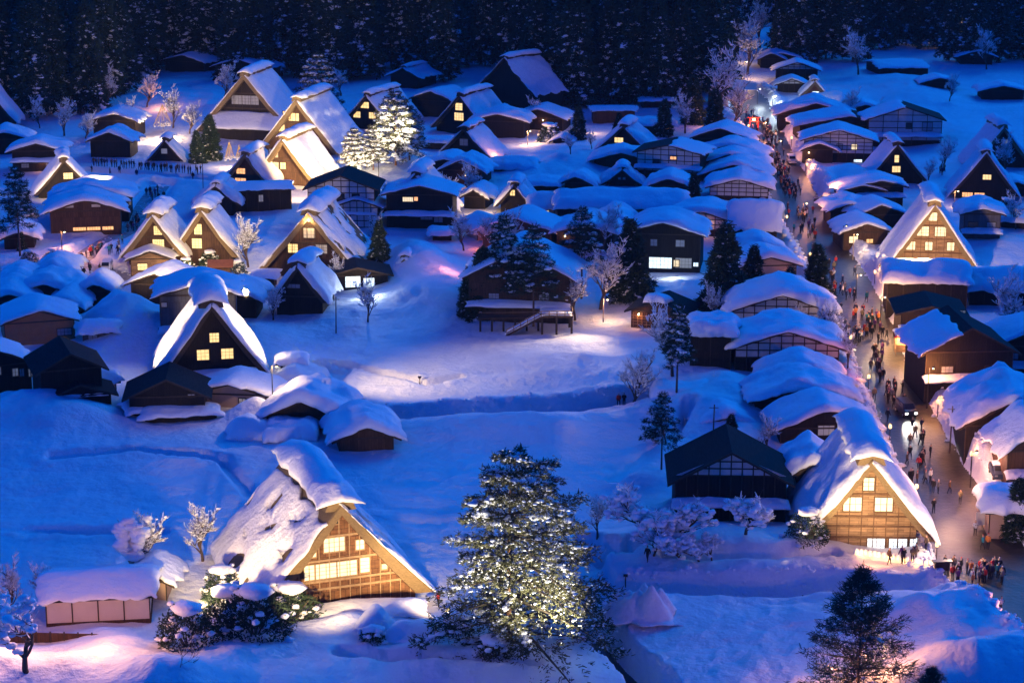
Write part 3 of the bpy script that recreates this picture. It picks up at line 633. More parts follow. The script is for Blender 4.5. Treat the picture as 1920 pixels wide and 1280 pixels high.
# ---- left quarter
H('brown timber house with a row of orange windows along its ground floor',88,236,396,374,437,9,2,'wood_brown',.9,[(150,429,24,6,'lit_orange',5,1),(176,429,24,6,'lit_orange',5,1),(202,429,20,6,'lit_orange',4,1),(133,387,16,5,'plaster',1,1),(182,387,16,5,'plaster',1,1)])
H('wide blue snow roof rising behind the brown house with orange windows',96,250,370,352,412,9,6,'wood',.9,[(244,383,4,6,'lit_dim')])
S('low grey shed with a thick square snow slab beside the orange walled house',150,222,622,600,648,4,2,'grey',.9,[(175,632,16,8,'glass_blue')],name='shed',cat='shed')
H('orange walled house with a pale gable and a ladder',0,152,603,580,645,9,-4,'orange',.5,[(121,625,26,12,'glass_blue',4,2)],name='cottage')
H('black house with bare dark roof in the lower left, nearest the snow field',68,206,695,660,775,8,-8,'wood',.0,[(32+90,758,18,14,'lit_dim')],snowx=None)
H('long black house with dim windows cut by the left edge of the picture',-120,72,690,648,745,10,-12,'wood',.15,[(30,704,10,14,'lit_dim'),(42,706,8,14,'glass_blue'),(58,708,7,14,'lit_dim'),(0,698,8,14,'lit_dim')])
H('small black lean-to in front of the bare roofed black house',82,222,742,718,780,5,-6,'wood',.0,[(125,758,22,14,'glass_blue',3,1),(146,756,9,12,'lit_dim')],name='shed',cat='shed')
S('small lit annex with a fringe of snow right of the black house',184,226,715,692,745,4,-10,'tan',.5,name='annex',cat='shed')
H('boxy dark shed with a sloping blue roof left of the gray house',238,352,535,512,575,8,22,'wood',.6,name='shed',cat='shed')
H('plain gray house rising behind the black three windowed farmhouse',292,456,553,532,650,9,2,'grey',.6,[(312,570,10,8,'plaster',1,1)])
for i,(l,r_,e,p,b,a_) in enumerate([(60,138,516,498,545,12),(-10,80,540,518,560,8),(20,150,552,530,575,10),(-30,70,566,548,590,6),(84,160,576,560,592,14)]):
    H(['topmost snow roof of the crowded cluster at the left edge','upper left snow roof of the crowded cluster cut by the left edge','broad middle snow roof of the crowded cluster at the left edge',
       'lower dark walled house of the crowded cluster, cut by the left edge','small snow roof tucked right behind the orange walled house'][i],l,r_,e,p,b,9,a_,'wood',1.1,group='crowded snowy roofs at the left edge')
H('dark house with a bare tiled roof in front of the black farmhouse',232,398,745,708,790,7,4,'wood',.0,[(360,742,12,5,'glass_blue')])
S('long low shed with a straight slab of snow, nearest the blue field',266,414,778,760,795,3.2,-2,'wood',.45,name='shed',cat='shed',slope=.5)
S('short low shed with a ragged slab of snow left of the long one',238,300,770,748,790,3,-10,'wood',.4,name='shed',cat='shed',slope=.6)
H('open porch house with snow roof beside the glowing snow mound',352,512,738,716,768,6,14,'tan',.5,[(455,752,12,12,'lit_dim')],name='porch_house')
S('wooden hut under a square cap of snow on the edge of the middle field',520,576,682,664,712,3.2,2,'wood',.75,[(552,698,9,8,'lit_dim')],name='hut',cat='hut')
H('broad house buried under smooth snow at the near side of the middle field',488,652,783,748,812,9,12,'wood',1.4)
S('mushroom shaped snow cap on a sunken shed behind the foreground farmhouse',500,590,822,798,834,5,4,'wood',1.5,name='shed',cat='shed',slope=.3)
H('snow buried house with a dark arched gable in the middle of the picture',622,752,822,795,850,8,-6,'wood_brown',1.3)
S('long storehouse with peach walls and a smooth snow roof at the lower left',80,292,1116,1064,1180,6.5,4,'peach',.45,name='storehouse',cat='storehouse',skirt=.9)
H('small brown gabled hut behind the peach walled storehouse',236,330,1092,1068,1128,5,10,'tan',.5,name='hut',cat='hut')
S('low snow covered woodshed in front of the foreground farmhouse',590,800,1155,1140,1172,2.5,-4,'wood',.6,name='woodshed',cat='shed',slope=.3)
# ---- behind the first farmhouses
H('half timbered house with a bare dark roof behind the lamp topped farmhouse',570,712,356,330,425,9,8,'wood',.0,[(640,372,13,14,'glass'),(668,372,13,14,'glass')],ht=(418,8,1.1))
H('two storey half timbered annex in front of the bare roofed half timbered house',622,718,388,372,428,6,6,'wood',.15,[],ht=(426,6,1.2),name='annex')
H('big black barn like house with a small lit window in the village centre',716,858,366,348,428,9,6,'wood',.4,[(766,375,20,8,'shoji',5,1),(780,374,8,7,'lit_orange',1,1),(800,408,22,8,'glass_blue',3,1),(822,412,16,9,'glass_blue',2,1)])
S('flat roofed dark house at the foot of the upper farmhouses',438,552,356,342,396,8,-4,'wood',.1,[(490,372,8,12,'lit_dim')])
H('dark house with scattered snow behind the black barn like house',770,900,316,298,350,8,12,'wood',.6)
H('house with a curled snow edge right of the scattered snow roof',822,912,322,300,352,7,16,'wood',.9)
S('small house with warm light under its snow eave in the village centre',914,1006,318,298,332,7,4,'tan',1.0)
S('flat snow covered shed left of the deep snow field in the village centre',984,1052,348,328,362,6,0,'wood',.8,name='shed',cat='shed',slope=.4)
S('very long building under an unbroken white roof with a dark wall below',1040,1290,392,354,418,10,0,'wood',1.0,[(1130,402,14,8,'glass_blue'),(1200,400,14,8,'glass_blue'),(1258,396,12,8,'glass_blue')])
S('low tan house with a lumpy white roof left of the very long building',990,1110,392,362,408,8,3,'tan',.9,[(1020,400,18,9,'shoji',4,1),(1062,400,18,9,'lit_dim',4,1)])
H('half timbered house with a patchy dark roof above the stepped roofs',1186,1320,288,272,338,9,12,'wood',.3,[(1230,305,12,8,'glass'),(1262,297,12,5,'lit_orange')],ht=(322,8,1.1),snowx=(0,1.05))
H('snow roofed house in front of the narrow one windowed farmhouse',1106,1222,302,286,325,7,4,'wood_brown',1.0)
st = [(1290,1412,262,240,292,8,'wood',.5),(1302,1432,292,272,310,10,'wood',.8),(1296,1440,312,290,330,6,'wood',.9),(1312,1440,330,308,345,8,'wood',.9),(1322,1448,352,335,376,2,'wood',.9)]
lb = ['uppermost of the five stepped roofs left of the main street, with a dark gable','second from the top of the five stepped roofs left of the main street','middle one of the five stepped roofs left of the main street',
      'fourth from the top of the five stepped roofs left of the main street','lowest of the five stepped roofs, half timbered, left of the main street']
for k,(l,r_,e,p,b,a_,s_,sn) in enumerate(st): H(lb[k],l,r_,e,p,b,9,a_,s_,sn,ht=(368,8,.8) if k == 4 else None,group='stepped snow roofs left of the main street')
H('large two storey house with bright blue white windows on the ground floor',1163,1322,440,416,512,10,4,'wood',1.0,[(1238,493,42,20,'lit_white',6,3),(1281,492,30,18,'lit_dim',5,3),(1268,493,10,12,'shoji',1,1),(1225,456,12,12,'glass_blue'),(1274,456,16,12,'glass_blue'),(1304,494,9,7,'lit_white')])
H('half timbered house just behind the large one with blue white windows',1244,1384,414,395,445,9,8,'wood',1.0,ht=(430,7,.9))
S('huge tilted slab of snow on a house beside the main street bend',1366,1460,432,372,462,9,2,'wood',1.1,slope=4)
H('tan walled house under an uneven snow roof beside the street trees',1380,1502,498,480,532,8,-14,'tan',.9)
H('snow roofed house behind the tan walled one beside the street trees',1372,1480,474,455,498,8,-10,'wood',.9)
H('dark house under a rounded snow roof behind the tall pines in the centre',1034,1160,437,420,470,8,6,'wood',1.0)
H('house with a long sloping snow roof left of the tall pines in the centre',896,1042,432,408,465,8,14,'wood_brown',.7)
H('small house with a glowing yard light left of the centre pines',886,960,428,412,450,6,-20,'tan',.6)
H('great dark shrine hall on stilts with a raised deck beside the middle field',868,1078,522,470,603,12,6,'wood_brown',.8,name='shrine_hall',cat='shrine')
hut, fhut = H('slatted wooden hut with a lump of snow on its ridge at the field edge',1172,1294,585,564,622,6,14,'wood_brown',.0,name='slatted_hut',cat='hut')
H('tiny dark roof peeping out of the snow behind the slatted hut',1250,1298,548,538,558,4,2,'wood',.25,name='hut',cat='hut')
H('half timbered house with a thick snow roof, topmost of the right middle row',1362,1566,584,550,632,10,-4,'wood',1.1,ht=(612,9,1.0))
H('wide snow roofed house directly below the topmost half timbered one',1366,1582,652,618,702,10,-6,'wood',1.2,ht=(670,9,1.0))
S('mushroom capped dark shed left of the wide snow roofed house',1286,1376,628,600,700,6,2,'wood',1.6,name='shed',cat='shed',slope=.5)
H('small peaked snow roof above the longer one in the right middle row',1428,1580,712,684,745,6.5,-6,'wood',1.1)
H('long snow roof stretching to the street in the right middle row',1402,1612,750,722,790,6.5,-8,'wood',1.1)
H('dark gabled house with a drooping snow roof just behind the pale farmhouse',1450,1646,803,762,832,6.5,-12,'wood',1.0,[(1548,806,30,18,'lit_dim',3,1)])
H('dark tiled house with a half timbered gable behind snowy fruit trees',1250,1486,904,842,985,9,-4,'wood',.0,[(1300,950,30,16,'glass_blue',4,2)],ht=(890,10,.8))
H('snow roofed annex joined to the left of the pale farmhouse',1476,1570,890,860,960,8,-6,'wood_brown',.8,name='annex')
S('loaf shaped snow roof on a low dark shed below the middle field bank',1226,1330,748,722,765,5,2,'wood',1.5,name='shed',cat='shed',slope=.3)
H('low house with a flat dark gable and bright yard light right of the loaf roof',1304,1412,798,778,808,7,-8,'wood',1.0)
# ---- right side of the street
S('house with a bright blue tilted snow slab in front of the six windowed farmhouse',1656,1816,530,486,590,9,-5,'wood',1.0,slope=1.8)
H('brown boarded house next to the glowing food stall',1676,1812,588,572,648,8,-8,'wood_brown',.0,[(1776,586,12,9,'lit_dim'),(1800,586,10,9,'lit_dim')])
S('snow covered roof behind the bare tree at the right edge',1812,1960,545,502,575,9,-6,'wood',1.0,slope=2)
hs = [(1570,1660,358,346,392,-12,'wood',.3),(1598,1700,350,338,392,-10,'wood',.5),(1548,1640,395,380,420,-10,'wood',.6),(1596,1704,404,384,432,-14,'wood',.35),(1572,1672,436,418,462,-14,'wood_brown',.6)]
lb = ['upper left dark hut of the cluster left of the six windowed farmhouse','upper right dark hut with a broken snow roof left of the six windowed farmhouse','low street side hut of the cluster with a white end wall',
      'middle dark hut of the cluster with a single strip of snow','lowest dark hut of the cluster with warm light under its eave']
for k,(l,r_,e,p,b,a_,s_,sn) in enumerate(hs): H(lb[k],l,r_,e,p,b,8,a_,s_,sn,[(1600,449,16,12,'shoji'),(1630,452,12,7,'lit_orange')] if k == 4 else (),name='hut',cat='hut',group='dark huts beside the street')
H('dark blank walled house right of the six windowed farmhouse',1796,1882,402,390,462,8,-6,'grey',.8)
H('big dark house with a bare tiled roof and snow drifts at the right edge',1722,1905,662,612,745,11,-16,'wood',.5,snowx=(-1.05,-.2))
H('tall dark house cut by the right edge above the big blue snow roof',1850,2010,650,620,720,9,-10,'wood',.6)
H('house with a big blue snow roof sweeping down to the street at the right',1795,1990,802,748,864,13,-9,'wood',1.2)
H('house end with a white snow lip at the right edge beside parked cars',1872,2010,850,800,930,8,-14,'wood_brown',.9)
S('snowy canopy with warm light beneath at the right edge of the street',1846,1990,958,930,1000,6,-10,'tan',1.1,name='canopy',cat='canopy',slope=.6)
S('flat roofed barn alone on the far snow field at the upper right',1646,1742,128,102,146,14,-16,'wood',.5,name='barn',cat='barn',slope=1.0)
H('upper of two small street end houses with a white half timbered gable',1449,1538,132,117,152,7,-2,'wood',.3,ht=(131,7,.6))
H('lower of two small street end houses with a thin snow roof',1452,1516,160,148,176,6,-2,'wood',.4,ht=(158,5,.6))
H('house with a purple snow roof at the top of the right street side',1453,1604,216,194,240,9,-4,'wood',.9,[(1514,214,12,5,'glass')])
H('long dark roofed house below the purple snow roof',1492,1690,236,218,270,10,-10,'wood',.8,[(1654,255,10,8,'glass_blue')],snowx=(-1.05,.1))
H('half timbered inn with an open front and lit sign right of the street',1500,1642,264,244,306,9,-2,'wood',.5,[(1573,276,10,10,'glass_blue'),(1600,276,10,10,'shoji'),(1608,301,15,5,'lit_white',1,1)],ht=(288,8,.8))
H('small dark shed under rounded snow in front of the half timbered inn',1500,1568,282,268,308,5,-6,'wood',.8,name='shed',cat='shed')
H('large two storey half timbered house on the far right snow field',1620,1770,226,202,276,9,-8,'wood',.5,[(1702,237,10,10,'glass'),(1736,238,18,14,'glass_blue')],ht=(264,5,1.4),snowx=(-1.05,.0))
H('low dark house hidden by snow left of the large half timbered one',1580,1660,208,196,224,6,-14,'wood',.7)
# ---- upper row
S('flat snow roof with tiny lit windows below the dark forest',1184,1266,236,220,254,7,-6,'wood_brown',.9,[(1236,243,7,6,'lit'),(1251,241,7,5,'lit_orange')],slope=.5)
S('dark boarded house at the forest edge above the flat snow roof',1108,1194,208,194,232,7,-4,'wood_brown',.1,slope=.6)
H('blue roofed house between the two unlit farmhouses at the forest edge',766,858,190,172,222,9,30,'wood',.5)
H('round backed dark house with overhanging snow left of the triangular hut',164,252,266,248,298,7,14,'wood',.7)
H('house with a broad snow roof behind the round backed dark house',170,262,228,214,262,8,16,'wood',.7)
H('dark house with a wide white roof above the left edge farmhouse',18,124,284,270,325,8,8,'wood',.8)
H('low snow roof at the left edge above the wide white roof',-40,60,262,248,290,8,6,'wood',.8)
H('tiny blue roofed hut alone below the forest at the upper left',306,388,116,104,138,7,34,'wood',.4,name='hut',cat='hut')
H('blue roofed house behind the latticed farmhouse at the forest edge',400,500,128,112,160,9,30,'wood',.5)
H('dark low house with snow right of the purple lit snow bank',880,990,228,214,258,8,10,'wood',.9)
for k,(u,v,w_) in enumerate([(1462,104,80),(1560,30,90),(1700,6,80),(1830,100,70),(1540,70,60),(1880,165,90),(1760,150,70)]):
    H(['dark roofed house behind the street end among the trees','small house with a snowy roof at the top edge of the picture','snow roof among lit trees at the top right edge','little dark house under trees at the far right hillside',
       'half hidden house between the lit trees at the top right','dark barn at the foot of the far right hillside','low dark shed on the far snow field at the upper right'][k],u-w_/2,u+w_/2,v+6,v-4,v+22,7,-10,'wood',.5,name='hut' if k in (3,6) else 'village_house')
H('tiny brown roof on the snow bank right of the upper centre lamp post',1030,1074,266,258,276,5,8,'wood_brown',.4,name='hut',cat='hut')
H('dark roof with a curved snow edge below the barn at the forest edge',958,1062,222,205,245,8,14,'wood',.6)
S('low dark shed at the foot of the grove above the flat snow roof',1200,1262,190,180,204,5,-6,'wood',.4,name='shed',cat='shed',slope=.4)
S('small shed under a flat snow cake right of the black barn like house',806,852,440,424,450,4,2,'wood',.8,name='shed',cat='shed',slope=.3)
H('small snow roof squeezed between the black house and the one windowed hut',862,918,372,356,390,6,16,'wood',.8,name='hut',cat='hut')
H('little dark hut left of the lit street end',1420,1472,112,100,128,6,-4,'wood',.5,name='hut',cat='hut')
H('dark roof on the snow at the right edge above the warm windowed farmhouse',1866,1940,352,340,368,7,-8,'wood',.6,name='hut',cat='hut')
S('flat snow roof right of the blank walled house at the right edge',1872,1960,416,398,440,6,-6,'wood',.9,name='shed',cat='shed',slope=.5)
H('low roof with a long snow tongue beside the bare tree at the right',1752,1842,628,604,655,7,-20,'wood',1.0)
S('blue snow slab cut by the right edge above the sweeping snow roof',1868,1980,742,712,775,6,-10,'wood',.9,slope=.8)
H('snow roof half hidden behind the plain gray house on the left',404,492,562,544,600,8,8,'wood',.9)
H('small roof at the foot of the snow bank right of the left edge cluster',150,216,548,530,572,6,10,'wood',1.0,name='hut',cat='hut')
H('low roof buried in snow between the brown house and the adjoining farmhouses',0,74,448,434,470,7,4,'wood',1.1,name='hut',cat='hut')
S('narrow snow roof behind the floodlit pines in the upper centre',790,850,268,252,284,6,6,'wood',.6,name='shed',cat='shed',slope=.5)
H('dark house with a smooth snow roof above the very long building',1212,1296,350,334,372,7,4,'wood',.9)
H('small snow roof at the left end of the very long building',1050,1112,345,330,362,6,10,'wood',.8,name='hut',cat='hut')
H('dark roofed house behind the two storey house with blue white windows',1108,1180,420,404,445,8,8,'wood',.9)
# slats of the field hut, lump on its ridge, deck of the hall
mb = MB(); x1 = fhut.W/2-.9
for i in range(12):
    x = -x1+2*x1*(i+.5)/12; mb.box(x-.05, x+.05, -.14, -.07, -.5, fhut.z(588))
for i in range(6): mb.box(-x1, x1, -.18, -.141, .1+i*.42, .18+i*.42)
mb.build('slats', M['wood_tan'], hut)
hr = [c for c in hut.children if c.name.startswith('roof')][0]
pillow('roof_snow', hr, lambda x, y: fhut.z(564)-.1*np.abs(x), -2.2, 1.6, -1, 1.6, .9, 13, 13, 3, .4, .1)
p = G(1032, 624); dk = empty('wooden_deck', p, .05, 'raised wooden deck with snowy stair rail right of the great dark hall', 'deck')
mb = MB(); mb.box(-1.5, 3.2, -1.5, 3, 2.6, 2.85); mb.box(-10.5, -1.5, 1.0, 3, 1.9, 2.1); mb.build('platform', M['wood_brown'], dk)
for x, y, t in ((-1.3,-1.3,2.6),(3,-1.3,2.6),(3,2.8,2.6),(0.8,-1.3,2.6))+tuple((-10.2+i*1.7,1.2,1.9) for i in range(6)):
    mb = MB(); mb.box(x-.15, x+.15, y-.15, y+.15, -2, t); mb.build('post', M['beam'], dk)
mb = MB(); mb.bar((-1.5,-1.4,3.6), (3.2,-1.4,3.6), .12); mb.bar((-1.5,-1.4,3.2), (3.2,-1.4,3.2), .10); mb.bar((3.2,-1.4,3.6), (3.2,3,3.6), .12)
mb.bar((-1.5,-1.4,3.6), (-6.5,-1.4,.9), .12); mb.bar((-1.5,-1.4,3.1), (-6.5,-1.4,.4), .10); mb.bar((-10.5,1.05,2.9),(-1.5,1.05,2.9),.10)
for i in range(5): mb.box(-1.5+i*1.15, -1.38+i*1.15, -1.45, -1.35, 2.8, 3.6)
for i in range(5): mb.box(-2.5-i, -2.4-i, -1.45, -1.35, 2.1-i*.54, 3.1-i*.54)
mb.build('railing', M['wood_tan'], dk)
mb = MB(); mb.add([(-1.5,-1.5,2.85),(-6.6,-1.5,.1),(-6.6,.6,.1),(-1.5,.6,2.85),(-1.5,-1.5,2.55),(-6.6,-1.5,-.2),(-6.6,.6,-.2),(-1.5,.6,2.55)],[(0,1,2,3),(7,6,5,4),(0,4,5,1),(3,2,6,7)]); so_ = mb.build('stair', M['wood_brown'], dk)
pillow('stair_snow', so_, lambda x, y: 2.85+(x+1.5)*.539, -6.6, -1.5, -1.3, .5, .35, 15, 7, 4)
pillow('platform_snow', dk, lambda x, y: 2.86+0*x, -1.4, 3.1, -1.2, 2.9, .35, 13, 9, 5)
HAZE = .00007
# ------------------------------------------------------------------ vegetation
_t = (1+5**.5)/2
ICO = np.array([(-1,_t,0),(1,_t,0),(-1,-_t,0),(1,-_t,0),(0,-1,_t),(0,1,_t),(0,-1,-_t),(0,1,-_t),(_t,0,-1),(_t,0,1),(-_t,0,-1),(-_t,0,1)], float); ICO /= np.linalg.norm(ICO[0])
ICF = np.array([(0,11,5),(0,5,1),(0,1,7),(0,7,10),(0,10,11),(1,5,9),(5,11,4),(11,10,2),(10,7,6),(7,1,8),(3,9,4),(3,4,2),(3,2,6),(3,6,8),(3,8,9),(4,9,5),(2,4,11),(6,2,10),(8,6,7),(9,8,1)])
def ico2():
    V = [tuple(v) for v in ICO]; Fc = []; cache = {}
    def mid(a, b):
        k = (min(a,b), max(a,b))
        if k not in cache:
            m = (np.array(V[a])+np.array(V[b])); m /= np.linalg.norm(m); V.append(tuple(m)); cache[k] = len(V)-1
        return cache[k]
    for a,b,c in ICF:
        x, y, z = mid(a,b), mid(b,c), mid(c,a); Fc += [(a,x,z),(b,y,x),(c,z,y),(x,y,z)]
    return np.array(V), np.array(Fc)
IC2, IF2 = ico2()
def blobs(name, P, S, parent, g, hi=False, flat=.55, m='snow'):
    """snow lumps at points P with sizes S"""
    P = np.asarray(P, float); S = np.asarray(S, float)
    if not len(P): return None
    B, Fc = (IC2, IF2) if hi else (ICO, ICF)
    n = len(B); jit = 1+.32*(g.random((len(P), n))-.5)*2*.6
    sc = S[:,None]*np.stack([1+.35*(g.random(len(P))-.5), 1+.35*(g.random(len(P))-.5), flat*(1+.4*(g.random(len(P))-.5))], 1)
    an = g.random(len(P))*6.28; c, s = np.cos(an), np.sin(an)
    L = B[None]*jit[:,:,None]*sc[:,None,:]; x = L[...,0]*c[:,None]-L[...,1]*s[:,None]; y = L[...,0]*s[:,None]+L[...,1]*c[:,None]
    V = np.stack([x, y, L[...,2]], 2)+P[:,None]
    Fq = (Fc[None]+np.arange(len(P))[:,None,None]*n).reshape(-1,3)
    return tag(npmesh(name, V.reshape(-1,3), Fq, M[m], parent, smooth=True), kind='stuff')
def leaves(name, P, D, S, W, parent, g, m, droop=0):
    """needle sprays: long thin quads at P along D (n,3) with length S and width W"""
    n = len(P); D = D/np.linalg.norm(D, axis=1)[:,None]
    r = g.normal(size=(n,3)); A = np.cross(D, r); A /= np.linalg.norm(A, axis=1)[:,None]+1e-9
    S = S[:,None]; Wd = W[:,None] if hasattr(W,'__len__') else W
    E = P+D*S; E[:,2] -= droop*S[:,0]
    V = np.stack([P-A*Wd*.5, P+A*Wd*.5, E+A*Wd*.28, E-A*Wd*.28], 1).reshape(-1,3)
    return npmesh(name, V, np.arange(n*4).reshape(-1,4), M[m], parent)
def conifer(name, label, h, Rm, nb, per, leaf, lw, needle, barkm, seed, z0=.06, prof=.85, up=(.25,-.15), droop=.25, gaps=.15, snow=(.3,.5), hi=False, tiers=0, fine=None, trunk=.018, nsub=4, bare=0.0, group=None, irregular=.3, cat='tree'):
    g = np.random.default_rng(seed); root = empty(name, (0,0,0), 0, label, cat, group)
    mb = MB(); pts = []; rr = []
    for i in range(9):
        t = i/8; pts.append((math.sin(t*3+seed)*.012*h*t, math.cos(t*2.3+seed)*.012*h*t, -1.2+(h+1.0)*t)); rr.append(max(.02, trunk*h*(1-t*.96)))
    mb.tube(pts, rr, 8)
    P_, D_, S_ = [], [], []; SP, SS = [], []
    azr = g.random(12)*2-1
    for b in range(nb):
        t = (b+.5)/nb; t = z0+(1-z0)*t**.9
        if tiers: t = z0+(1-z0)*(round((t-z0)/(1-z0)*tiers)+.25*(g.random()-.5))/tiers; t = min(t, .985)
        a = g.random()*6.283 if not tiers else b*2.4+g.random()*.6
        q = (a/6.283*12) % 12; lob = azr[int(q)]*(1-(q%1))+azr[(int(q)+1) % 12]*(q%1)
        if g.random() < gaps: continue
        Lb = Rm*max(.04, (1-t)**prof)*(1+irregular*lob+.35*(g.random()-.5))
        if bare and t < bare and g.random() < .8: continue
        el = up[0]*t+up[1]*(1-t)+.15*(g.random()-.5)
        z = h*t; d = np.array([math.cos(a)*math.cos(el), math.sin(a)*math.cos(el), math.sin(el)]); side = np.array([-math.sin(a), math.cos(a), 0])
        base = np.array([0,0,z])
        f = lambda s: base+d*Lb*s+np.array([0,0,-droop*Lb*s*s])
        mb.tube([f(0), f(.35), f(.7), f(.97)], [max(.015,.014*Lb), max(.012,.010*Lb), max(.01,.005*Lb), .01], 4, 1, cap=False)
        m_ = max(6, int(per*(.25+Lb/Rm)))
        s = g.random(m_)**.65; s = .12+.88*s
        wdt = .42*Lb*(1-s*.75)*(s > .1)+.08
        k = g.normal(size=m_)*.5; c0 = np.stack([f(x) for x in s])+side*(k*wdt)[:,None]; c0[:,2] += g.normal(size=m_)*.05*Lb*.5-.10*np.abs(k)*wdt
        dd = d[None]*(.6+.2*g.random((m_,1)))+side[None]*(np.sign(k)*np.minimum(1,np.abs(k)*2))[:,None]*.8+g.normal(size=(m_,3))*.35
        for q in range(nsub):
            P_.append(c0+g.normal(size=(m_,3))*leaf*.35); D_.append(dd+g.normal(size=(m_,3))*.45); S_.append(leaf*(.6+.7*g.random(m_)))
        ns = g.random(m_) < snow[0]*.35
        if ns.any():
            pp = c0[ns]; pp[:,2] += .06*leaf+.05; SP.append(pp); SS.append(snow[1]*(.35+.5*g.random(ns.sum())**2))
        if g.random() < min(.95, snow[0]*3.2):      # a ridge of snow lying along the bough
            k2 = g.integers(4, 9); s2 = np.linspace(g.uniform(.3,.55), g.uniform(.75,.98), k2); wv = g.normal()*.25
            pp = np.stack([f(x) for x in s2])+side*(wv*.5*Lb*(1-s2))[:,None]+g.normal(size=(k2,3))*.05*Lb**.5; pp[:,2] += .09
            SP.append(pp); SS.append(snow[1]*(.5+.9*g.random(k2))*min(1.3,.5+Lb/6))
    # leader
    m_ = max(30, int(per)); zz = h*(.86+.14*g.random(m_)); P_.append(np.stack([g.normal(size=m_)*.10*Rm*(1.02-zz/h)*3, g.normal(size=m_)*.10*Rm*(1.02-zz/h)*3, zz], 1)); dd = g.normal(size=(m_,3)); dd[:,2] = np.abs(dd[:,2]); D_.append(dd); S_.append(leaf*(.4+.5*g.random(m_)))
    mb.build('trunk', [M[barkm], M['twig']], root, smooth=True)
    cr = leaves('crown', np.concatenate(P_), np.concatenate(D_), np.concatenate(S_), lw, root, g, needle)
    if SP: blobs('snow_load', np.concatenate(SP), np.concatenate(SS), cr, g, hi, .42)
    if fine:
        A_ = np.concatenate(P_[::nsub]) if nsub else None; k_ = g.random(len(A_)) < fine[0]; q_ = A_[k_]+np.array([0,0,.06]); q_ = q_+g.normal(size=q_.shape)*.12; blobs('snow_load', q_, fine[1]*(.4+1.1*g.random(len(q_))**2), cr, g, False, .6)
    return root
def bare_tree(name, label, h, spread, seed, levels=4, barkm='bark', snow=.35, ssz=.3, trunk=.03, group=None, cat='tree', twig=1.0, lean=0, kids=(3,4), start=.25, fine=True):
    g = random.Random(seed); gg = np.random.default_rng(seed); root = empty(name, (0,0,0), 0, label, cat, group); mb = MB(); tw = MB(); tw2 = MB(); sp, ss = [], []
    def grow(p, d, L, r, lv):
        n = 4 if lv > 1 else 3; pts = [p]; q = p.copy(); dd = d.copy()
        for i in range(n):
            dd = (dd+Vector((g.uniform(-.22,.22), g.uniform(-.22,.22), g.uniform(-.05,.16)))).normalized(); q = q+dd*L/n; pts.append(q.copy())
        (mb if lv > 1 else tw).tube(pts, [max(.012, r*(1-.55*i/n)) for i in range(n+1)], 6 if lv > 2 else (4 if lv > 1 else 3), cap=False)
        if lv <= 2 and g.random() < .8 and snow > 0: tw2.tube([c+Vector((0,0,.05+r*.5)) for c in pts], [.02+r*.5, .042+r*.4, .035+r*.3, .02+r*.2, .012][:len(pts)], 3, cap=False)
        if lv <= levels-1:
            for i, c in enumerate(pts[1:]):
                if g.random() < snow: sp.append((c.x, c.y, c.z+r*.6)); ss.append(ssz*g.uniform(.4,1.25)*(1 if lv < levels-1 else 1.1))
        if lv == 0: return
        k = g.randint(*kids)+(1 if lv == 1 else 0)
        for j in range(k):
            t = g.uniform(.45, 1); idx = min(n, max(1, round(t*n))); b = pts[idx]
            a = g.uniform(0, 6.28); e = g.uniform(.35, .95)
            ax = dd.cross(Vector((math.cos(a), math.sin(a), .3))).normalized(); nd = (Matrix.Rotation(e, 3, ax)@dd); nd.z += .12; nd = nd.normalized()
            grow(b, nd, L*g.uniform(.55,.82), r*.55, lv-1)
    grow(Vector((0,0,-.6)), Vector((lean,0,1)).normalized(), h*.42, trunk*h, levels)
    # scale spread
    def fit(V): return [(x*spread, y*spread, z) for x,y,z in V]
    mb.v = fit(mb.v); tw.v = fit(tw.v); tw2.v = fit(tw2.v)
    mb.build('trunk', M[barkm], root, smooth=True); c = tw.build('twigs', M['twig' if barkm != 'bark_pale' else 'bark_pale'], root)
    if tw2.n: tag(tw2.build('snow_lining', M['snow'], c, smooth=True), kind='stuff')
    if sp: blobs('snow_load', [(x*spread, y*spread, z) for x,y,z in sp], ss, c, gg, True)
    return root
def bush(name, label, w_, h, seed, n=2600, leaf=.28, m='needle', snow=60, ssz=.35, caps=3, capsz=1.1, group=None, cat='bush'):
    g = np.random.default_rng(seed); root = empty(name, (0,0,0), 0, label, cat, group)
    d = g.normal(size=(n,3)); d /= np.linalg.norm(d, axis=1)[:,None]; d[:,2] = np.abs(d[:,2])
    lob = 1+.45*fbm(d[:,0]*2.2+seed, d[:,1]*2.2+d[:,2]*1.5, seed % 20, 2); r = (.55+.45*g.random(n)**.5)*lob
    P = d*r[:,None]*np.array([w_/2, w_/2, h]); cr = leaves('crown', P-np.array([0,0,.2]), d+g.normal(size=(n,3))*.7, leaf*(.6+.7*g.random(n)), leaf*.45, root, g, m)
    mb = MB()
    for i in range(7):
        a = i*.9+seed; e = np.array([math.cos(a)*w_*.35, math.sin(a)*w_*.35, h*.7]); mb.tube([(0,0,-.5), tuple(e*.5+np.array([0,0,.1])), tuple(e)], [.09,.06,.03], 5)
    mb.build('stems', M['bark'], root)
    k = g.choice(n, snow); pp = P[k]*1.02; blobs('snow_load', pp, ssz*(.4+.9*g.random(snow)), cr, g, True)
    if caps:
        pc = []
        for i in range(caps):
            a = g.random()*6.28; rr = g.random()**.6*.6; pc.append((math.cos(a)*rr*w_/2, math.sin(a)*rr*w_/2, h*math.sqrt(max(.1,1-rr*rr))*.98-.1))
        blobs('snow_cap', pc, capsz*(.7+.6*g.random(caps)), cr, g, True, .42)
    return root
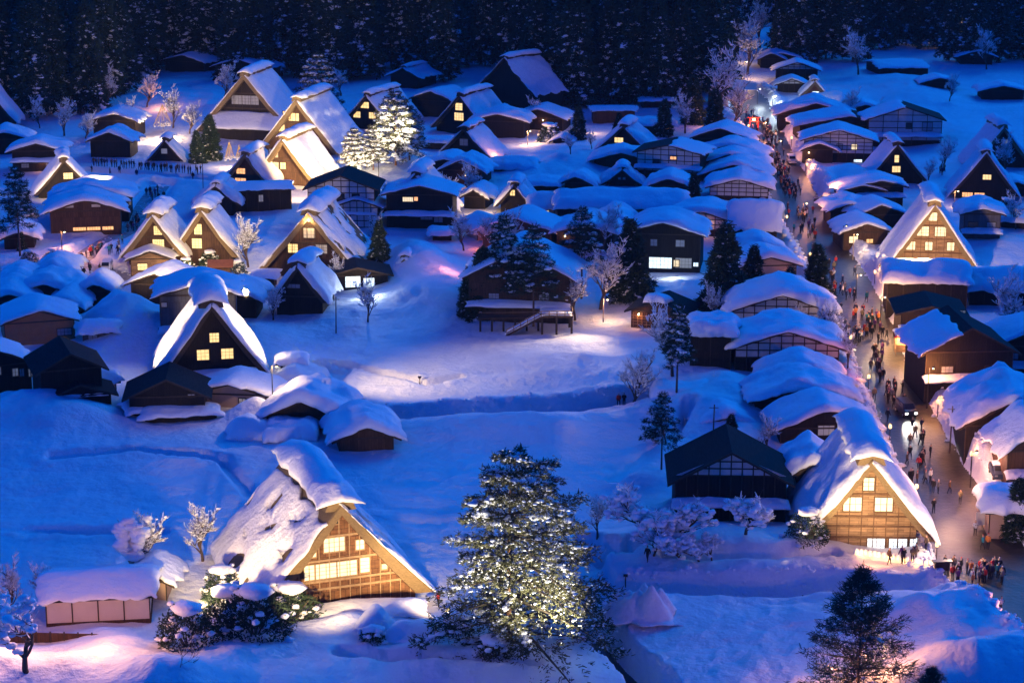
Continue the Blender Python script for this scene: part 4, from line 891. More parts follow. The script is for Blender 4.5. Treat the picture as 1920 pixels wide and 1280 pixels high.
def place(root, u, v, s=1, rz=None, label=None, group=None, copy=True, sx=1, z=None):
    o = copy_tree(root) if copy else root
    p = gp(u, v); o.location = (p.x, p.y, p.z-.1 if z is None else z); o.rotation_euler = (0, 0, rnd.uniform(0, 6.28) if rz is None else rz); o.scale = (s*sx, s*sx, s)
    if label: o['label'] = label
    if group: o['group'] = group
    elif 'group' in o.keys() and label: del o['group']
    return o

# hero pine beside the foreground farmhouse
pine = conifer('snowy_pine', 'tall floodlit green pine loaded with snow right of the foreground farmhouse', 18.4, 9.6, 165, 66, .40, .10, 'needle_green', 'bark_red', 5,
               z0=.05, prof=.44, up=(.22,-.12), droop=.12, gaps=.17, snow=(.16,.28), fine=(.5,.115), hi=True, trunk=.017, nsub=5, irregular=.65, tiers=9)
place(pine, 955, 1208, 1, .6, copy=False)
sp1 = conifer('spruce', 'dark unlit spruce at the bottom right with orange light glowing through its lower branches', 11.5, 5.6, 120, 32, .50, .06, 'needle_blue', 'bark', 21, z0=.02, prof=.78, up=(.55,.10), droop=.02, gaps=.14, snow=(.05,.16), nsub=5, trunk=.014, tiers=15, irregular=.4)
place(sp1, 1607, 1300, 1, 1.2, copy=False)
place(sp1, 1745, 1322, .60, 2.9, 'smaller dark spruce top at the bottom right beside the taller unlit spruce')
# forest cedars: five shapes, then copies
CED = []
for k in range(5):
    CED.append(conifer('cedar_tree', 'x', 27+rnd.uniform(-2,3), 4.6+.5*(k % 3), 190, 22, 1.0, .34, 'needle', 'bark', 100+k, z0=.13, prof=.55, up=(.1,-.35), droop=.30, gaps=.05, snow=(.22,.58), nsub=5, trunk=.013, irregular=.35))
first = [True]*5
def cedar(u, v, s, label, group, k=None):
    k = rnd.randrange(5) if k is None else k
    o = place(CED[k], u, v, s, label=label, group=group, copy=not first[k], sx=rnd.uniform(.9,1.2)); first[k] = False
    return o
def seg(tab, u):
    for x, t in tab:
        if u < x: return t
    return tab[-1][1]
ROW = ['front row', 'second row', 'third row', 'fourth row', 'hindmost row']
def forest(pts, tab, what, s0, s1):
    for u, v, r in pts:
        t = '%s %s, %s' % (what, seg(tab, u), ROW[r]); cedar(u+rnd.uniform(-12,12), v+rnd.uniform(-6,6), rnd.uniform(s0, s1), t, ('%s of the %s %s' % (what, ROW[r], seg(tab, u))))
forest([(12,215,0),(60,222,0),(112,216,0),(160,208,0),(205,196,0),(238,170,1),(35,190,1),(90,188,1),(140,180,1),(190,170,2),(10,165,2),(70,160,2),(120,150,3),(170,140,3),(225,135,3),(20,118,4),(60,112,4),(100,116,4),(140,110,4),(180,112,4),(222,106,4),(262,104,4),(80,88,4),(160,86,4),(240,84,4)],
  [(85,'above the warm lamp at the left edge'),(175,'behind the bare frosted tree'),(300,'behind the brightest rope cone')], 'snow flecked cedar', .9, 1.12)
P_ = []
for row, v in enumerate((148, 128, 105, 82)):
    for u in range(270, 1000, 44):
        if row == 0 and (300 < u < 420 or 690 < u < 800 or u > 880): continue
        P_.append((u+row*13, v, row))
forest(P_, [(390,'behind the tiny blue roofed hut'),(480,'behind the latticed farmhouse'),(570,'behind the biggest orange windowed farmhouse'),(680,'behind the floodlit pine'),(790,'around the lone forest house'),(880,'behind the two windowed farmhouse'),(2000,'behind the blue roofed barn')], 'dark cedar', .85, 1.15)
P_ = []
for row, v in enumerate((196, 176, 152, 125, 95)):
    for u in range(1015, 1345, 38): P_.append((u+row*9, v, row))
forest(P_, [(1090,'right beside the blue roofed barn'),(1160,'behind the boarded house'),(1240,'above the flat snow roof'),(1310,'in the right half of the grove'),(2000,'at the street side of the grove')], 'tall cedar', .9, 1.15)
P_ = []
for row, v in enumerate((112, 86, 60, 34, 8)):
    for u in range(1450, 1960, 48):
        if row < 1 and 1640 < u < 1760: continue
        P_.append((u+row*11, v, row))
P_ += [(1360,60,2),(1400,40,3),(1440,30,3),(1340,30,3),(1500,8,4),(1380,5,4),(1300,40,3)]
forest(P_, [(1420,'left of the street end'),(1520,'above the small street end houses'),(1630,'between the warm hillside lamps'),(1740,'behind the lone flat roofed barn'),(1830,'near the orange hillside lamp'),(3000,'on the misty slope at the right edge')], 'hillside tree', .65, 1.05)
_by = {}
for o in list(COL.objects):
    if o.parent is None and o.name.startswith('cedar_tree'): _by.setdefault(o['label'], []).append(o)
for l, L_ in _by.items():
    L_.sort(key=lambda o: o.location.x/o.location.y); n = len(L_)
    wd = {1:[''],2:['left','right'],3:['left','middle','right'],4:['leftmost','left middle','right middle','rightmost']}.get(n)
    if n > 1 and wd:
        for o, w_ in zip(L_, wd): o['label'] = w_+' '+l
# mid-size spruces
MID = conifer('fir_tree', 'x', 9, 2.6, 120, 24, .55, .14, 'needle', 'bark', 41, z0=.05, prof=.75, up=(.1,-.25), droop=.25, gaps=.04, snow=(.16,.30), nsub=5, trunk=.016)
MIDL = [(395,300,1.05,'left spruce of the dark snowy pair in front of the latticed farmhouse'),(370,306,.75,'smaller spruce at the foot of the dark pair left of the latticed farmhouse'),
 (1180,560,1.35,'dark dense fir standing left of the large blue lit house'),(1358,588,1.5,'tall dark fir between the large blue lit house and the right middle row'),(1412,560,.9,'shorter fir touching the tall dark fir on its right'),
 (1530,560,1.0,'dark fir beside the main street in front of the tan walled house'),(1480,590,.8,'low fir left of the street fir'),(712,492,.75,'cone shaped fir wrapped in snow beside the lamp topped farmhouse'),
 (1300,392,.75,'dark fir at the right end of the very long white roof'),(905,570,1.15,'dark fir leaning over the left side of the great hall'),(880,590,.8,'lowest dark fir at the left corner of the great hall'),
 (1245,255,.9,'fir right of the flat snow roof below the grove'),(1085,262,.8,'dark round fir below the forest edge in the centre'),(1300,232,1.2,'fir at the right foot of the cedar grove'),(1340,250,1.1,'fir lit from below at the left side of the street end'),
 (42,470,.35,'tiny fir on the snow bank at the left edge'),(1370,845,.5,'little pointed fir behind the dark tiled house'),(1905,1010,.75,'small fir with warm lights at the right edge of the street'),(1160,265,.7,'snowy fir between the boarded house and the grove')]
for i, (u, v, s, l) in enumerate(MIDL): place(MID, u, v, s, label=l, copy=i > 0)
PN = conifer('pine_tree', 'x', 15, 4.3, 60, 40, .5, .10, 'needle', 'bark', 55, z0=.35, prof=.55, up=(.25,-.05), droop=.12, gaps=.2, snow=(.20,.42), hi=False, nsub=5, trunk=.014, tiers=7, bare=.3, irregular=.5)
PNL = [(945,600,1.05,'left pine in front of the great dark hall'),(1000,612,1.0,'pine growing before the deck of the great dark hall'),(1090,560,.95,'tall pine with a round snow cap right of the great hall'),
 (1268,765,.78,'tall thin stemmed pine behind the loaf shaped roof'),(38,480,1.0,'open crowned tall pine at the left edge'),
 (1240,880,.62,'slim pine leaning out in front of the blue field beside the tiled house')]
for i, (u, v, s, l) in enumerate(PNL): place(PN, u, v, s, label=l, copy=i > 0)
PL = conifer('lit_pine', 'floodlit snowy pine behind the biggest farmhouse of the upper left group', 15, 5.2, 120, 40, .5, .12, 'needle_green', 'bark_red', 61, z0=.2, prof=.42, up=(.3,0), droop=.15, gaps=.1, snow=(.9,.50), nsub=4, tiers=8, irregular=.5)
place(PL, 598, 222, 1.0, 1, copy=False)
place(PL, 742, 310, 1.0, 2.2, 'brightest floodlit pine between the upper farmhouse groups'); place(PL, 700, 318, .6, 4, 'short floodlit pine left of the brightest pine'); place(PL, 768, 300, .75, 5, 'floodlit pine right of the brightest pine')
place(PL, 665, 325, .6, 1.4, 'low floodlit shrub like pine in front of the orange windowed farmhouse')
# bare trees
BT = bare_tree('bare_tree', 'x', 8.5, 1.05, 3, 4, 'bark', .07, .20, kids=(3,5))
BTL = [(120,255,.95,'bare frosted tree in front of the upper left forest'),(232,250,.9,'bare snowy tree beside the brightest rope cone'),(325,240,1.0,'bare snowy tree behind the brightest rope cone'),
 (465,500,1.0,'snow covered bare tree between the adjoining farmhouses and the lamp topped one'),(690,600,.72,'rounded bare tree with blue snow in front of the lit shed porch'),(512,600,.6,'small snowy bare tree left of the dark thatched hut'),
 (1125,580,1.2,'bare tree lit from below by the glowing post'),(1078,600,.9,'bare thin tree lit from below beside the deck'),(1185,725,.95,'dark bare tree on the bank above the sunken path'),(1262,705,1.1,'tall bare tree thick with snow lumps left of the mushroom shed'),
 (1375,240,1.3,'leafless frosted larch at the lit street end'),(1650,258,.9,'bare tree on the far snow field at the upper right'),(1770,320,.8,'bare shrub tree between the two dark farmhouses on the right'),
 (1120,1000,.55,'thin bare tree left of the snowy fruit trees'),(380,1050,.75,'small bare tree left of the foreground farmhouse'),(945,480,.9,'bare tree with pink light behind the great hall'),(905,470,.7,'bare tree beside the glowing yard in the centre'),
 (1890,640,1.1,'blue snow covered bare tree at the right edge'),(1560,650,.8,'bare snowy tree by the street stalls'),(1880,330,.9,'small bare tree in front of the right edge farmhouse'),(1285,250,1,'bare snowy tree at the right foot of the cedar grove'),
 (1590,215,.8,'bare bush like tree behind the purple roof'),(1250,790,.5,'bare twiggy bush beside the loaf shaped roof'),(280,1075,.8,'dark snow capped tree right of the bright pollard')]
for i, (u, v, s, l) in enumerate(BTL): place(BT, u, v, s, label=l, copy=i > 0)
XT = [(75,240,.8,'frosted bare tree left of the tallest frosted tree at the upper left'),(160,262,.7,'low frosted bare tree above the round backed house'),(200,200,1.1,'frosted bare tree against the upper left cedars'),(275,200,.9,'bare tree above the brightest rope cone'),
 (420,190,1.0,'bare tree rising left of the latticed farmhouse'),(355,250,.8,'bare tree between the rope cone and the dark spruces'),(640,180,.8,'bare tree between the lit pine and the forest'),(840,150,.9,'bare tree at the forest edge left of the barn'),
 (1010,240,.8,'bare tree in front of the boarded house'),(1110,280,.5,'small leafless tree on the snow bank in the upper centre'),(1070,290,.5,'thin leafless tree near the upper centre lamp post'),(1350,215,1.9,'very tall frosted larch left of the street end'),
 (1402,140,1.7,'tall frosted larch behind the lit street end'),(1425,90,1.6,'frosted larch high above the street end'),(1370,80,1.5,'frosted larch behind the street end on the left'),(1560,110,1.2,'frosted tree above the small street end houses'),
 (1610,140,1.3,'frosted tree left of the lone flat roofed barn'),(1780,190,.8,'bare tree right of the lone flat roofed barn'),(1850,130,1.3,'misty bare tree on the far right slope'),(1910,110,1.3,'misty bare tree at the far right edge'),(1690,70,1.3,'lit frosted tree on the hillside at the top right'),
 (1740,345,.6,'small tree between the two stacked window farmhouse and the street farmhouse'),(1905,430,.7,'bare tree beside the blank walled house at the right edge'),(1130,470,.9,'bare tree behind the great hall pines'),(870,470,.8,'bare tree left of the great hall'),
 (845,395,.8,'bare tree right of the big black house'),(890,380,.9,'bluish frosted tree near the small one windowed hut'),(700,470,.7,'bare tree behind the snow wrapped fir'),(640,540,.6,'bare twigs by the lit shed porch'),(1590,690,.6,'bare tree pinkish with street light'),
 (1345,610,.7,'bare tree behind the mushroom capped shed'),(1440,850,.6,'bare tree behind the dark tiled house'),(90,1130,.5,'thin bare sapling above the peach walled storehouse'),(20,1150,.6,'thin bare tree at the left edge behind the blue snow tree'),(1500,640,.6,'bare tree between the right middle row roofs and the street')]
for i, (u, v, s, l) in enumerate(XT): place(BT, u, v, s, label=l, sx=rnd.uniform(.8,1.1))
FR = bare_tree('fruit_tree', 'x', 5.5, 1.3, 9, 4, 'bark', .08, .34, kids=(3,5))
FRL = [(1215,1000,1.25,'leftmost tall fruit tree of the snowy row before the tiled house'),(1262,1015,1.1,'second fruit tree of the snowy row before the tiled house'),(1285,1030,1.3,'dark stemmed fruit tree in the middle of the snowy row'),
 (1312,1036,.7,'low fruit tree in the middle of the snowy row'),(1335,1030,.6,'small fruit tree right of the middle of the snowy row'),(1398,1022,1.1,'right fruit tree of the row with big round snow lumps'),(1225,1035,.8,'low forked fruit tree at the left end of the snowy row')]
for i, (u, v, s, l) in enumerate(FRL): place(FR, u, v, s, label=l, copy=i > 0)
tb = bare_tree('blue_snow_tree', 'bare tree with thick blue snow on its twisting branches at the bottom left corner', 9.5, 1.25, 14, 4, 'bark', .16, .46, trunk=.026, kids=(3,4))
place(tb, 52, 1262, 1, .4, copy=False)
tp = bare_tree('pollard_tree', 'brightly lit pale pollard tree behind the peach walled storehouse', 7.2, .85, 31, 3, 'bark_pale', .8, .55, trunk=.05, kids=(2,3))
place(tp, 236, 1088, 1.3, 2.0, copy=False)
sh = bare_tree('twig_bush', 'dark leafless twig bush at the bottom edge left of the foreground farmhouse', 4.2, .9, 77, 3, 'bark', .0, .1, trunk=.012, kids=(4,5)); place(sh, 338, 1290, 1, 0, copy=False)
# bushes
B1 = bush('evergreen_bush', 'x', 6.0, 4.0, 3)
BL = [(352,1215,1.0,'big dark evergreen bush with pinkish snow, leftmost of the foreground bushes'),(430,1180,1.05,'dark evergreen bush with domed snow caps in the middle of the foreground bushes'),(478,1195,1.15,'tallest dark evergreen bush left of the foreground farmhouse'),
 (545,1170,1.0,'dark evergreen bush against the wall of the foreground farmhouse'),(418,1120,.8,'snowy bush behind the domed foreground bushes'),(395,500,.7,'round snowy bush beside the rope cone at the adjoining farmhouses'),(350,505,.5,'small snowy bush by the lit shed at the adjoining farmhouses'),
 (445,515,.6,'snow covered bush before the red roofed gate'),(1515,1010,.8,'bush under big snow lumps left of the pale farmhouse'),(660,330,.7,'snowy bush in front of the orange windowed farmhouse'),(1885,395,.6,'dark bush right of the farmhouse at the right edge'),
 (100,490,.55,'dark bush on the bank left of the parked minivan'),(55,490,.5,'snow covered bush on the bank at the left edge'),(1560,975,.4,'tiny bush behind the pale farmhouse'),(1030,265,1.0,'dark bush at the forest edge in the centre'),(560,720,.5,'snow heaped bush beside the hut on the middle field')]
for i, (u, v, s, l) in enumerate(BL): place(B1, u, v, s, label=l, copy=i > 0)
b2 = bush('low_shrub', 'low green shrub poking from under a snow heap in front of the foreground farmhouse', 2.6, 1.2, 8, 900, .2, 'needle_green', 26, .25, 2, .8); place(b2, 700, 1198, 1, 1, copy=False)
place(b2, 862, 1185, 1.2, 2, 'low snowy shrub left of the floodlit pine'); place(b2, 930, 1222, 1.3, 3, 'low snowy shrub at the foot of the floodlit pine')
# heaped snow
def heap(label, u, v, w_, d_, h, seed=1, name='snow_heap'):
    p = gp(u, v); root = pillow(name, None, lambda x, y: 0*x, -w_/2, w_/2, -d_/2, d_/2, h, 21, 17, seed, .5, .2, .14, M['snow'], 2.6)
    root.location = (p.x, p.y, p.z-.15); tag(root, label, 'snow heap'); return root
heap('rounded snow heap glowing warmly beside the porch house', 470, 795, 5.5, 4.5, 2.4, 3)
heap('large smooth snow heap in front of the foreground farmhouse, nearer the pine', 775, 1190, 5.2, 3.5, 1.6, 4)
heap('tall snow heap in front of the foreground farmhouse with a shrub below it', 705, 1178, 3.0, 2.8, 1.9, 5)
heap('snow slab piled on the bush left of the pale farmhouse', 1518, 985, 3.0, 2.4, 2.6, 7)

def clods(name, pts, n, spread, s0, s1, label=None, seed=1, hgt=0.0):
    g = np.random.default_rng(seed); P = []; S = []
    for i in range(n):
        t = g.random()*(len(pts)-1); k = int(t); f = t-k; q = pts[k]*(1-f)+pts[k+1]*f; P.append((q.x+g.normal()*spread, q.y+g.normal()*spread)); S.append(s0+(s1-s0)*g.random()**3)
    P = np.array(P); Z = height(P[:,0], P[:,1]); d, w_ = dist_poly(P[:,0], P[:,1], STP, STW); ok = d > w_*.9
    o = blobs(name, np.column_stack([P, Z+np.array(S)*.15])[ok], np.array(S)[ok], None, g, False, .7); return o
side_ = [[STP[i]+Vector(((STP[min(i+1,len(STP)-1)]-STP[max(i-1,0)]).normalized().y, -(STP[min(i+1,len(STP)-1)]-STP[max(i-1,0)]).normalized().x))*sg*(STW[i]+1.2) for i in range(len(STP))] for sg in (-1, 1)]
clods('snow_clods', side_[0], 900, .9, .12, .55, seed=1); clods('snow_clods', side_[1], 900, .9, .12, .55, seed=2)
for k, (P, hw, dp) in enumerate(PTH[:2]+PTH[4:5]): clods('snow_clods', [p+Vector((0, hw+.7)) for p in P], 260, .6, .08, .35, seed=5+k)
def heap2(label, u, v, w_, d_, h, seed):
    p = gp(u, v); g = np.random.default_rng(seed); k = g.uniform(-1, 1, (9, 2)); hh = g.uniform(.4, 1, 9)
    def zf(x, y):
        z = 0*x
        for (a_, b_), q in zip(k, hh): z = np.maximum(z, q*h*np.clip(1-np.hypot((x/w_*2-a_*.6)*1.6, (y/d_*2-b_*.5)*1.6), 0, 1)**1.3)
        return z
    root = pillow('snow_pile', None, zf, -w_/2, w_/2, -d_/2, d_/2, .5, 41, 31, seed, .6, .3, .30, M['snow_rough'], 2.2)
    root.location = (p.x, p.y, p.z-.25); return tag(root, label, 'snow pile')
heap2('jagged pointed pile of shovelled snow beside the sunken path', 1198, 1142, 7.0, 4.4, 3.4, 7)

# ------------------------------------------------------------------ people: one skinned body, coat and hat as clothing
def skinned(name, pts, edges, rad, zmats):
    me = bpy.data.meshes.new(name); me.from_pydata([Vector(p) for p in pts], edges, [])
    o = bpy.data.objects.new(name, me); COL.objects.link(o); o.modifiers.new('s', 'SKIN')
    for i, r in enumerate(rad): me.skin_vertices[0].data[i].radius = (r if not isinstance(r, tuple) else r[0], r if not isinstance(r, tuple) else r[1])
    me.skin_vertices[0].data[0].use_root = True
    sb = o.modifiers.new('b', 'SUBSURF'); sb.levels = 1; sb.render_levels = 1
    dg = bpy.context.evaluated_depsgraph_get(); m2 = bpy.data.meshes.new_from_object(o.evaluated_get(dg)); m2.name = name
    bpy.data.objects.remove(o); bpy.data.meshes.remove(me)
    m2.materials.clear()
    for _, mm in zmats: m2.materials.append(M[mm])
    for p in m2.polygons:
        p.use_smooth = True; z = p.center.z
        for k, (zz, _) in enumerate(zmats):
            if z >= zz: p.material_index = k
    return m2
def pose(kind):
    st = {'stand':(.10,-.10,0,0),'walk':(.13,-.13,.30,-.28),'phone':(.11,-.11,.06,0)}[kind]
    ly, ry = st[2], st[3]
    J = [(0,0,.92),(0,.01,1.12),(0,.0,1.36),(0,-.02,1.50),(0,-.04,1.62),(0,-.03,1.72),      # pelvis..crown 0-5
         (.10,0,.86),(st[0],-ly*.55,.48),(st[0],-ly*.5+(.0),.09),(st[0],-ly*.5-.14,.04),        # left leg 6-9
         (-.10,0,.86),(st[1],-ry*.45-.03,.48),(st[1],-ry*.7+.03,.09),(st[1],-ry*.7-.11,.04),   # right leg 10-13
         (.17,0,1.38),(.25,.03+ly*.3,1.12),(.24,-.06+ly*.5,.88),(.23,-.08+ly*.5,.80),
         (-.17,0,1.38),(-.25,.03-ly*.3,1.12),(-.24,-.06-ly*.5,.88),(-.23,-.08-ly*.5,.80),(0,-.12,1.60)]
    if kind == 'phone': J[16] = (.12,-.26,1.25); J[17] = (.06,-.30,1.32); J[20] = (-.12,-.26,1.25); J[21] = (-.06,-.30,1.32)
    E = [(0,1),(1,2),(2,3),(3,4),(4,5),(0,6),(6,7),(7,8),(8,9),(0,10),(10,11),(11,12),(12,13),(2,14),(14,15),(15,16),(16,17),(2,18),(18,19),(19,20),(20,21),(4,22)]
    Rr = [.15,.14,.16,.06,.095,.075,.095,.065,.045,.04,.095,.065,.045,.04,.07,.05,.04,.035,.07,.05,.04,.035,.025]
    body = skinned('person', J, E, Rr, [(-9,'boots'),(.14,'trousers'),(.95,'trousers'),(1.46,'skin')])
    cj = [(0,0,.80),(0,.01,1.0),(0,0,1.22),(0,0,1.40),(.18,0,1.39),(J[15]),(J[16]),(-.18,0,1.39),(J[19]),(J[20])]
    ce = [(0,1),(1,2),(2,3),(3,4),(4,5),(5,6),(3,7),(7,8),(8,9)]
    coat = skinned('coat', cj, ce, [(.21,.18),(.19,.16),(.21,.17),(.14,.12),.10,.075,.06,.10,.075,.06], [(-9,'coat_black')])
    hat = skinned('hat', [(0,-.02,1.66),(0,-.01,1.76)], [(0,1)], [.112,.08], [(-9,'hair')])
    return body, coat, hat
POSES = [pose(k) for k in ('stand','walk','phone')]
HATS = ['hair','hair','coat_red','coat_white','hair','coat_navy','coat_grey']
def person(u, v, coat, label, group=None, k=None, rz=None, z=None, s=1.0, carry=None):
    k = rnd.randrange(3) if k is None else k; b, c, h_ = POSES[k]
    o = bpy.data.objects.new('person', b); COL.objects.link(o); p = gp(u, v) if z is None else G(u, v, z)
    o.location = (p.x, p.y, p.z-.02 if z is None else z); o.rotation_euler = (0,0, rnd.uniform(0,6.28) if rz is None else rz); sc_ = s*rnd.uniform(.94,1.04); o.scale = (sc_,)*3
    tag(o, label, 'person', group)
    for nm, me, mt in (('coat', c, 'coat_'+coat), ('hat' if (hh := rnd.choice(HATS)) != 'hair' else 'hair', h_, hh)):
        q = bpy.data.objects.new(nm, me); COL.objects.link(q); q.parent = o; q.material_slots[0].link = 'OBJECT'; q.material_slots[0].material = M[mt]
    return o
DK = ['black','black','navy','brown','grey','khaki','black','purple']; BR = ['black','navy','brown','red','grey','white','teal','orange','khaki','black','black','purple','navy']
cn = {'black':'black','navy':'navy blue','brown':'brown','red':'red','grey':'grey','white':'white','teal':'teal','orange':'orange','khaki':'khaki','purple':'purple'}
for i in range(44):
    u = 172+i*4.75+rnd.uniform(-1.4,1.4); c = rnd.choice(DK[:5]); person(u, 320+(u-172)*.075+rnd.uniform(-1,1.5), c, 'dark silhouetted person queueing in the long line across the upper left snow', 'people in the long queue', rz=rnd.uniform(-2,2), s=1.1)
def crowd(n, pts, spread, where, group, cols=BR, s=1.08):
    for i in range(n):
        t = rnd.random()*(len(pts)-1); k = int(t); f = t-k; (a, b), (c, d) = pts[k], pts[k+1]
        u = a+(c-a)*f+rnd.gauss(0, spread); v = b+(d-b)*f+rnd.gauss(0, 5); co = rnd.choice(cols)
        person(u, v, co, 'person in a %s coat %s' % (cn[co], where), '%s, %s coats' % (group, cn[co]), s=s)
crowd(8, [(272,368),(302,374)], 3, 'on the path below the long queue', 'path below the queue', DK)
crowd(12, [(248,405),(262,425),(240,432)], 5, 'beside the brown house with orange windows', 'beside the brown house', BR)
crowd(26, [(112,492),(150,498),(196,472),(228,470),(170,480)], 7, 'near the parked minivan left of the adjoining farmhouses', 'near the minivan', BR)
crowd(6, [(150,520),(180,510)], 6, 'on the trodden path below the minivan', 'path below the minivan', DK)
def far_crowd(n, pts, spread):
    V = []; Fl = []; Mi = []; nv = 0; mats = [M['boots'], M['trousers'], M['skin'], M['hair']]+[M['coat_'+c] for c in BR]
    for i in range(n):
        t = rnd.random()*(len(pts)-1); k = int(t); f = t-k; (a, b), (c, d) = pts[k], pts[k+1]
        p = gp(a+(c-a)*f+rnd.gauss(0, spread), b+(d-b)*f+rnd.gauss(0, 5)); rz = rnd.uniform(0, 6.28); ci = 4+rnd.randrange(len(BR)); B_, C_, H_ = POSES[rnd.randrange(3)]
        for me, mf in ((B_, None), (C_, ci), (H_, 3)):
            co = np.empty(len(me.vertices)*3); me.vertices.foreach_get('co', co); co = co.reshape(-1,3); x = co[:,0]*math.cos(rz)-co[:,1]*math.sin(rz); y = co[:,0]*math.sin(rz)+co[:,1]*math.cos(rz)
            V.append(np.column_stack([x+p.x, y+p.y, co[:,2]+p.z])); 
            for pg in me.polygons: Fl.append([q+nv for q in pg.vertices]); Mi.append(mf if mf is not None else (0 if pg.center.z < .14 else 1 if pg.center.z < 1.46 else 2))
            nv += len(me.vertices)
    me = bpy.data.meshes.new('distant_crowd'); me.from_pydata(np.concatenate(V).tolist(), [], Fl)
    for m_ in mats: me.materials.append(m_)
    me.polygons.foreach_set('material_index', Mi); me.update(); o = bpy.data.objects.new('distant_crowd', me); COL.objects.link(o); tag(o, kind='stuff')
far_crowd(150, [(1400,225),(1432,240),(1448,275),(1458,310),(1470,340),(1488,375)], 8)
crowd(34, [(1478,398),(1512,410),(1500,430),(1530,452)], 12, 'on the main street beside the dark huts', 'street beside the huts', BR)
crowd(28, [(1535,475),(1570,545),(1598,570)], 13, 'on the main street below the six windowed farmhouse', 'street below the farmhouse', BR)
crowd(42, [(1590,585),(1625,610),(1600,640),(1655,635)], 16, 'in the bright crowd by the food stall', 'crowd by the food stall', BR)
crowd(30, [(1632,660),(1655,720),(1680,770)], 10, 'on the shaded street above the headlights', 'shaded street stretch', DK)
crowd(14, [(1710,820),(1735,890),(1760,940)], 16, 'on the lower street beside the pale farmhouse', 'lower street', DK)
for u, v, c, l in [(1664,790,'black','dark coat just left of the two bright headlights'),(1710,808,'black','black coat below the two headlights'),(1727,808,'navy','navy coat right of the one below the headlights'),(1726,835,'black','dark coat further down behind the navy one'),
  (1744,858,'black','black coat beside the big blue snow roof'),(1700,872,'brown','brown coat left in the shaded crossing'),(1722,880,'red','dark red coat in the shaded crossing'),(1706,905,'black','black coat next to the pale farmhouse roof'),(1719,910,'brown','brown coat beside the black one by the pale roof'),
  (1744,905,'white','pale coat in the middle of the lower street'),(1780,925,'brown','brown coat walking alone on the orange lit street'),(1800,945,'khaki','khaki coat just below the lone brown one'),(1828,1004,'white','white coat beside the white board'),
  (1842,1030,'teal','teal coat below the white board'),(1852,1030,'orange','orange coat next to the teal one'),(1750,962,'black','black coat at the right eave of the pale farmhouse'),(1876,1148,'white','grey white coat holding a light, alone at the dark lower street'),
  (1213,1103,'black','black coat behind the pointed snow pile'),(1505,1104,'black','black coat walking alone in the sunken path'),(822,1138,'red','red coat beside the foreground farmhouse'),(664,788,'black','black coat on the sunken path by the buried house'),
  (669,788,'navy','navy coat right behind the black one on the sunken path'),(1160,762,'red','red coat on the sunken path at the right bank'),(1170,761,'black','black coat beside the red one at the right bank'),(1736,1032,'khaki','mustard coat beside the glowing snow lanterns'),
  (1667,1058,'brown','brown coat in front of the glowing lantern row'),(1567,498,'red','bright red coat alone on the lit street')]:
    person(u, v, c, 'person in a '+l, s=1.05)
crowd(32, [(1765,1062),(1790,1080),(1815,1095),(1850,1072),(1872,1090)], 16, 'in the crowd at the lower street end', 'crowd at the lower street end', BR, 1.05)
crowd(5, [(1680,1100),(1730,1098)], 14, 'half hidden in the sunken path', 'sunken path right part', DK)
crowd(4, [(1760,325),(1770,330)], 4, 'on the snow between two dark farmhouses', 'between right farmhouses', DK)

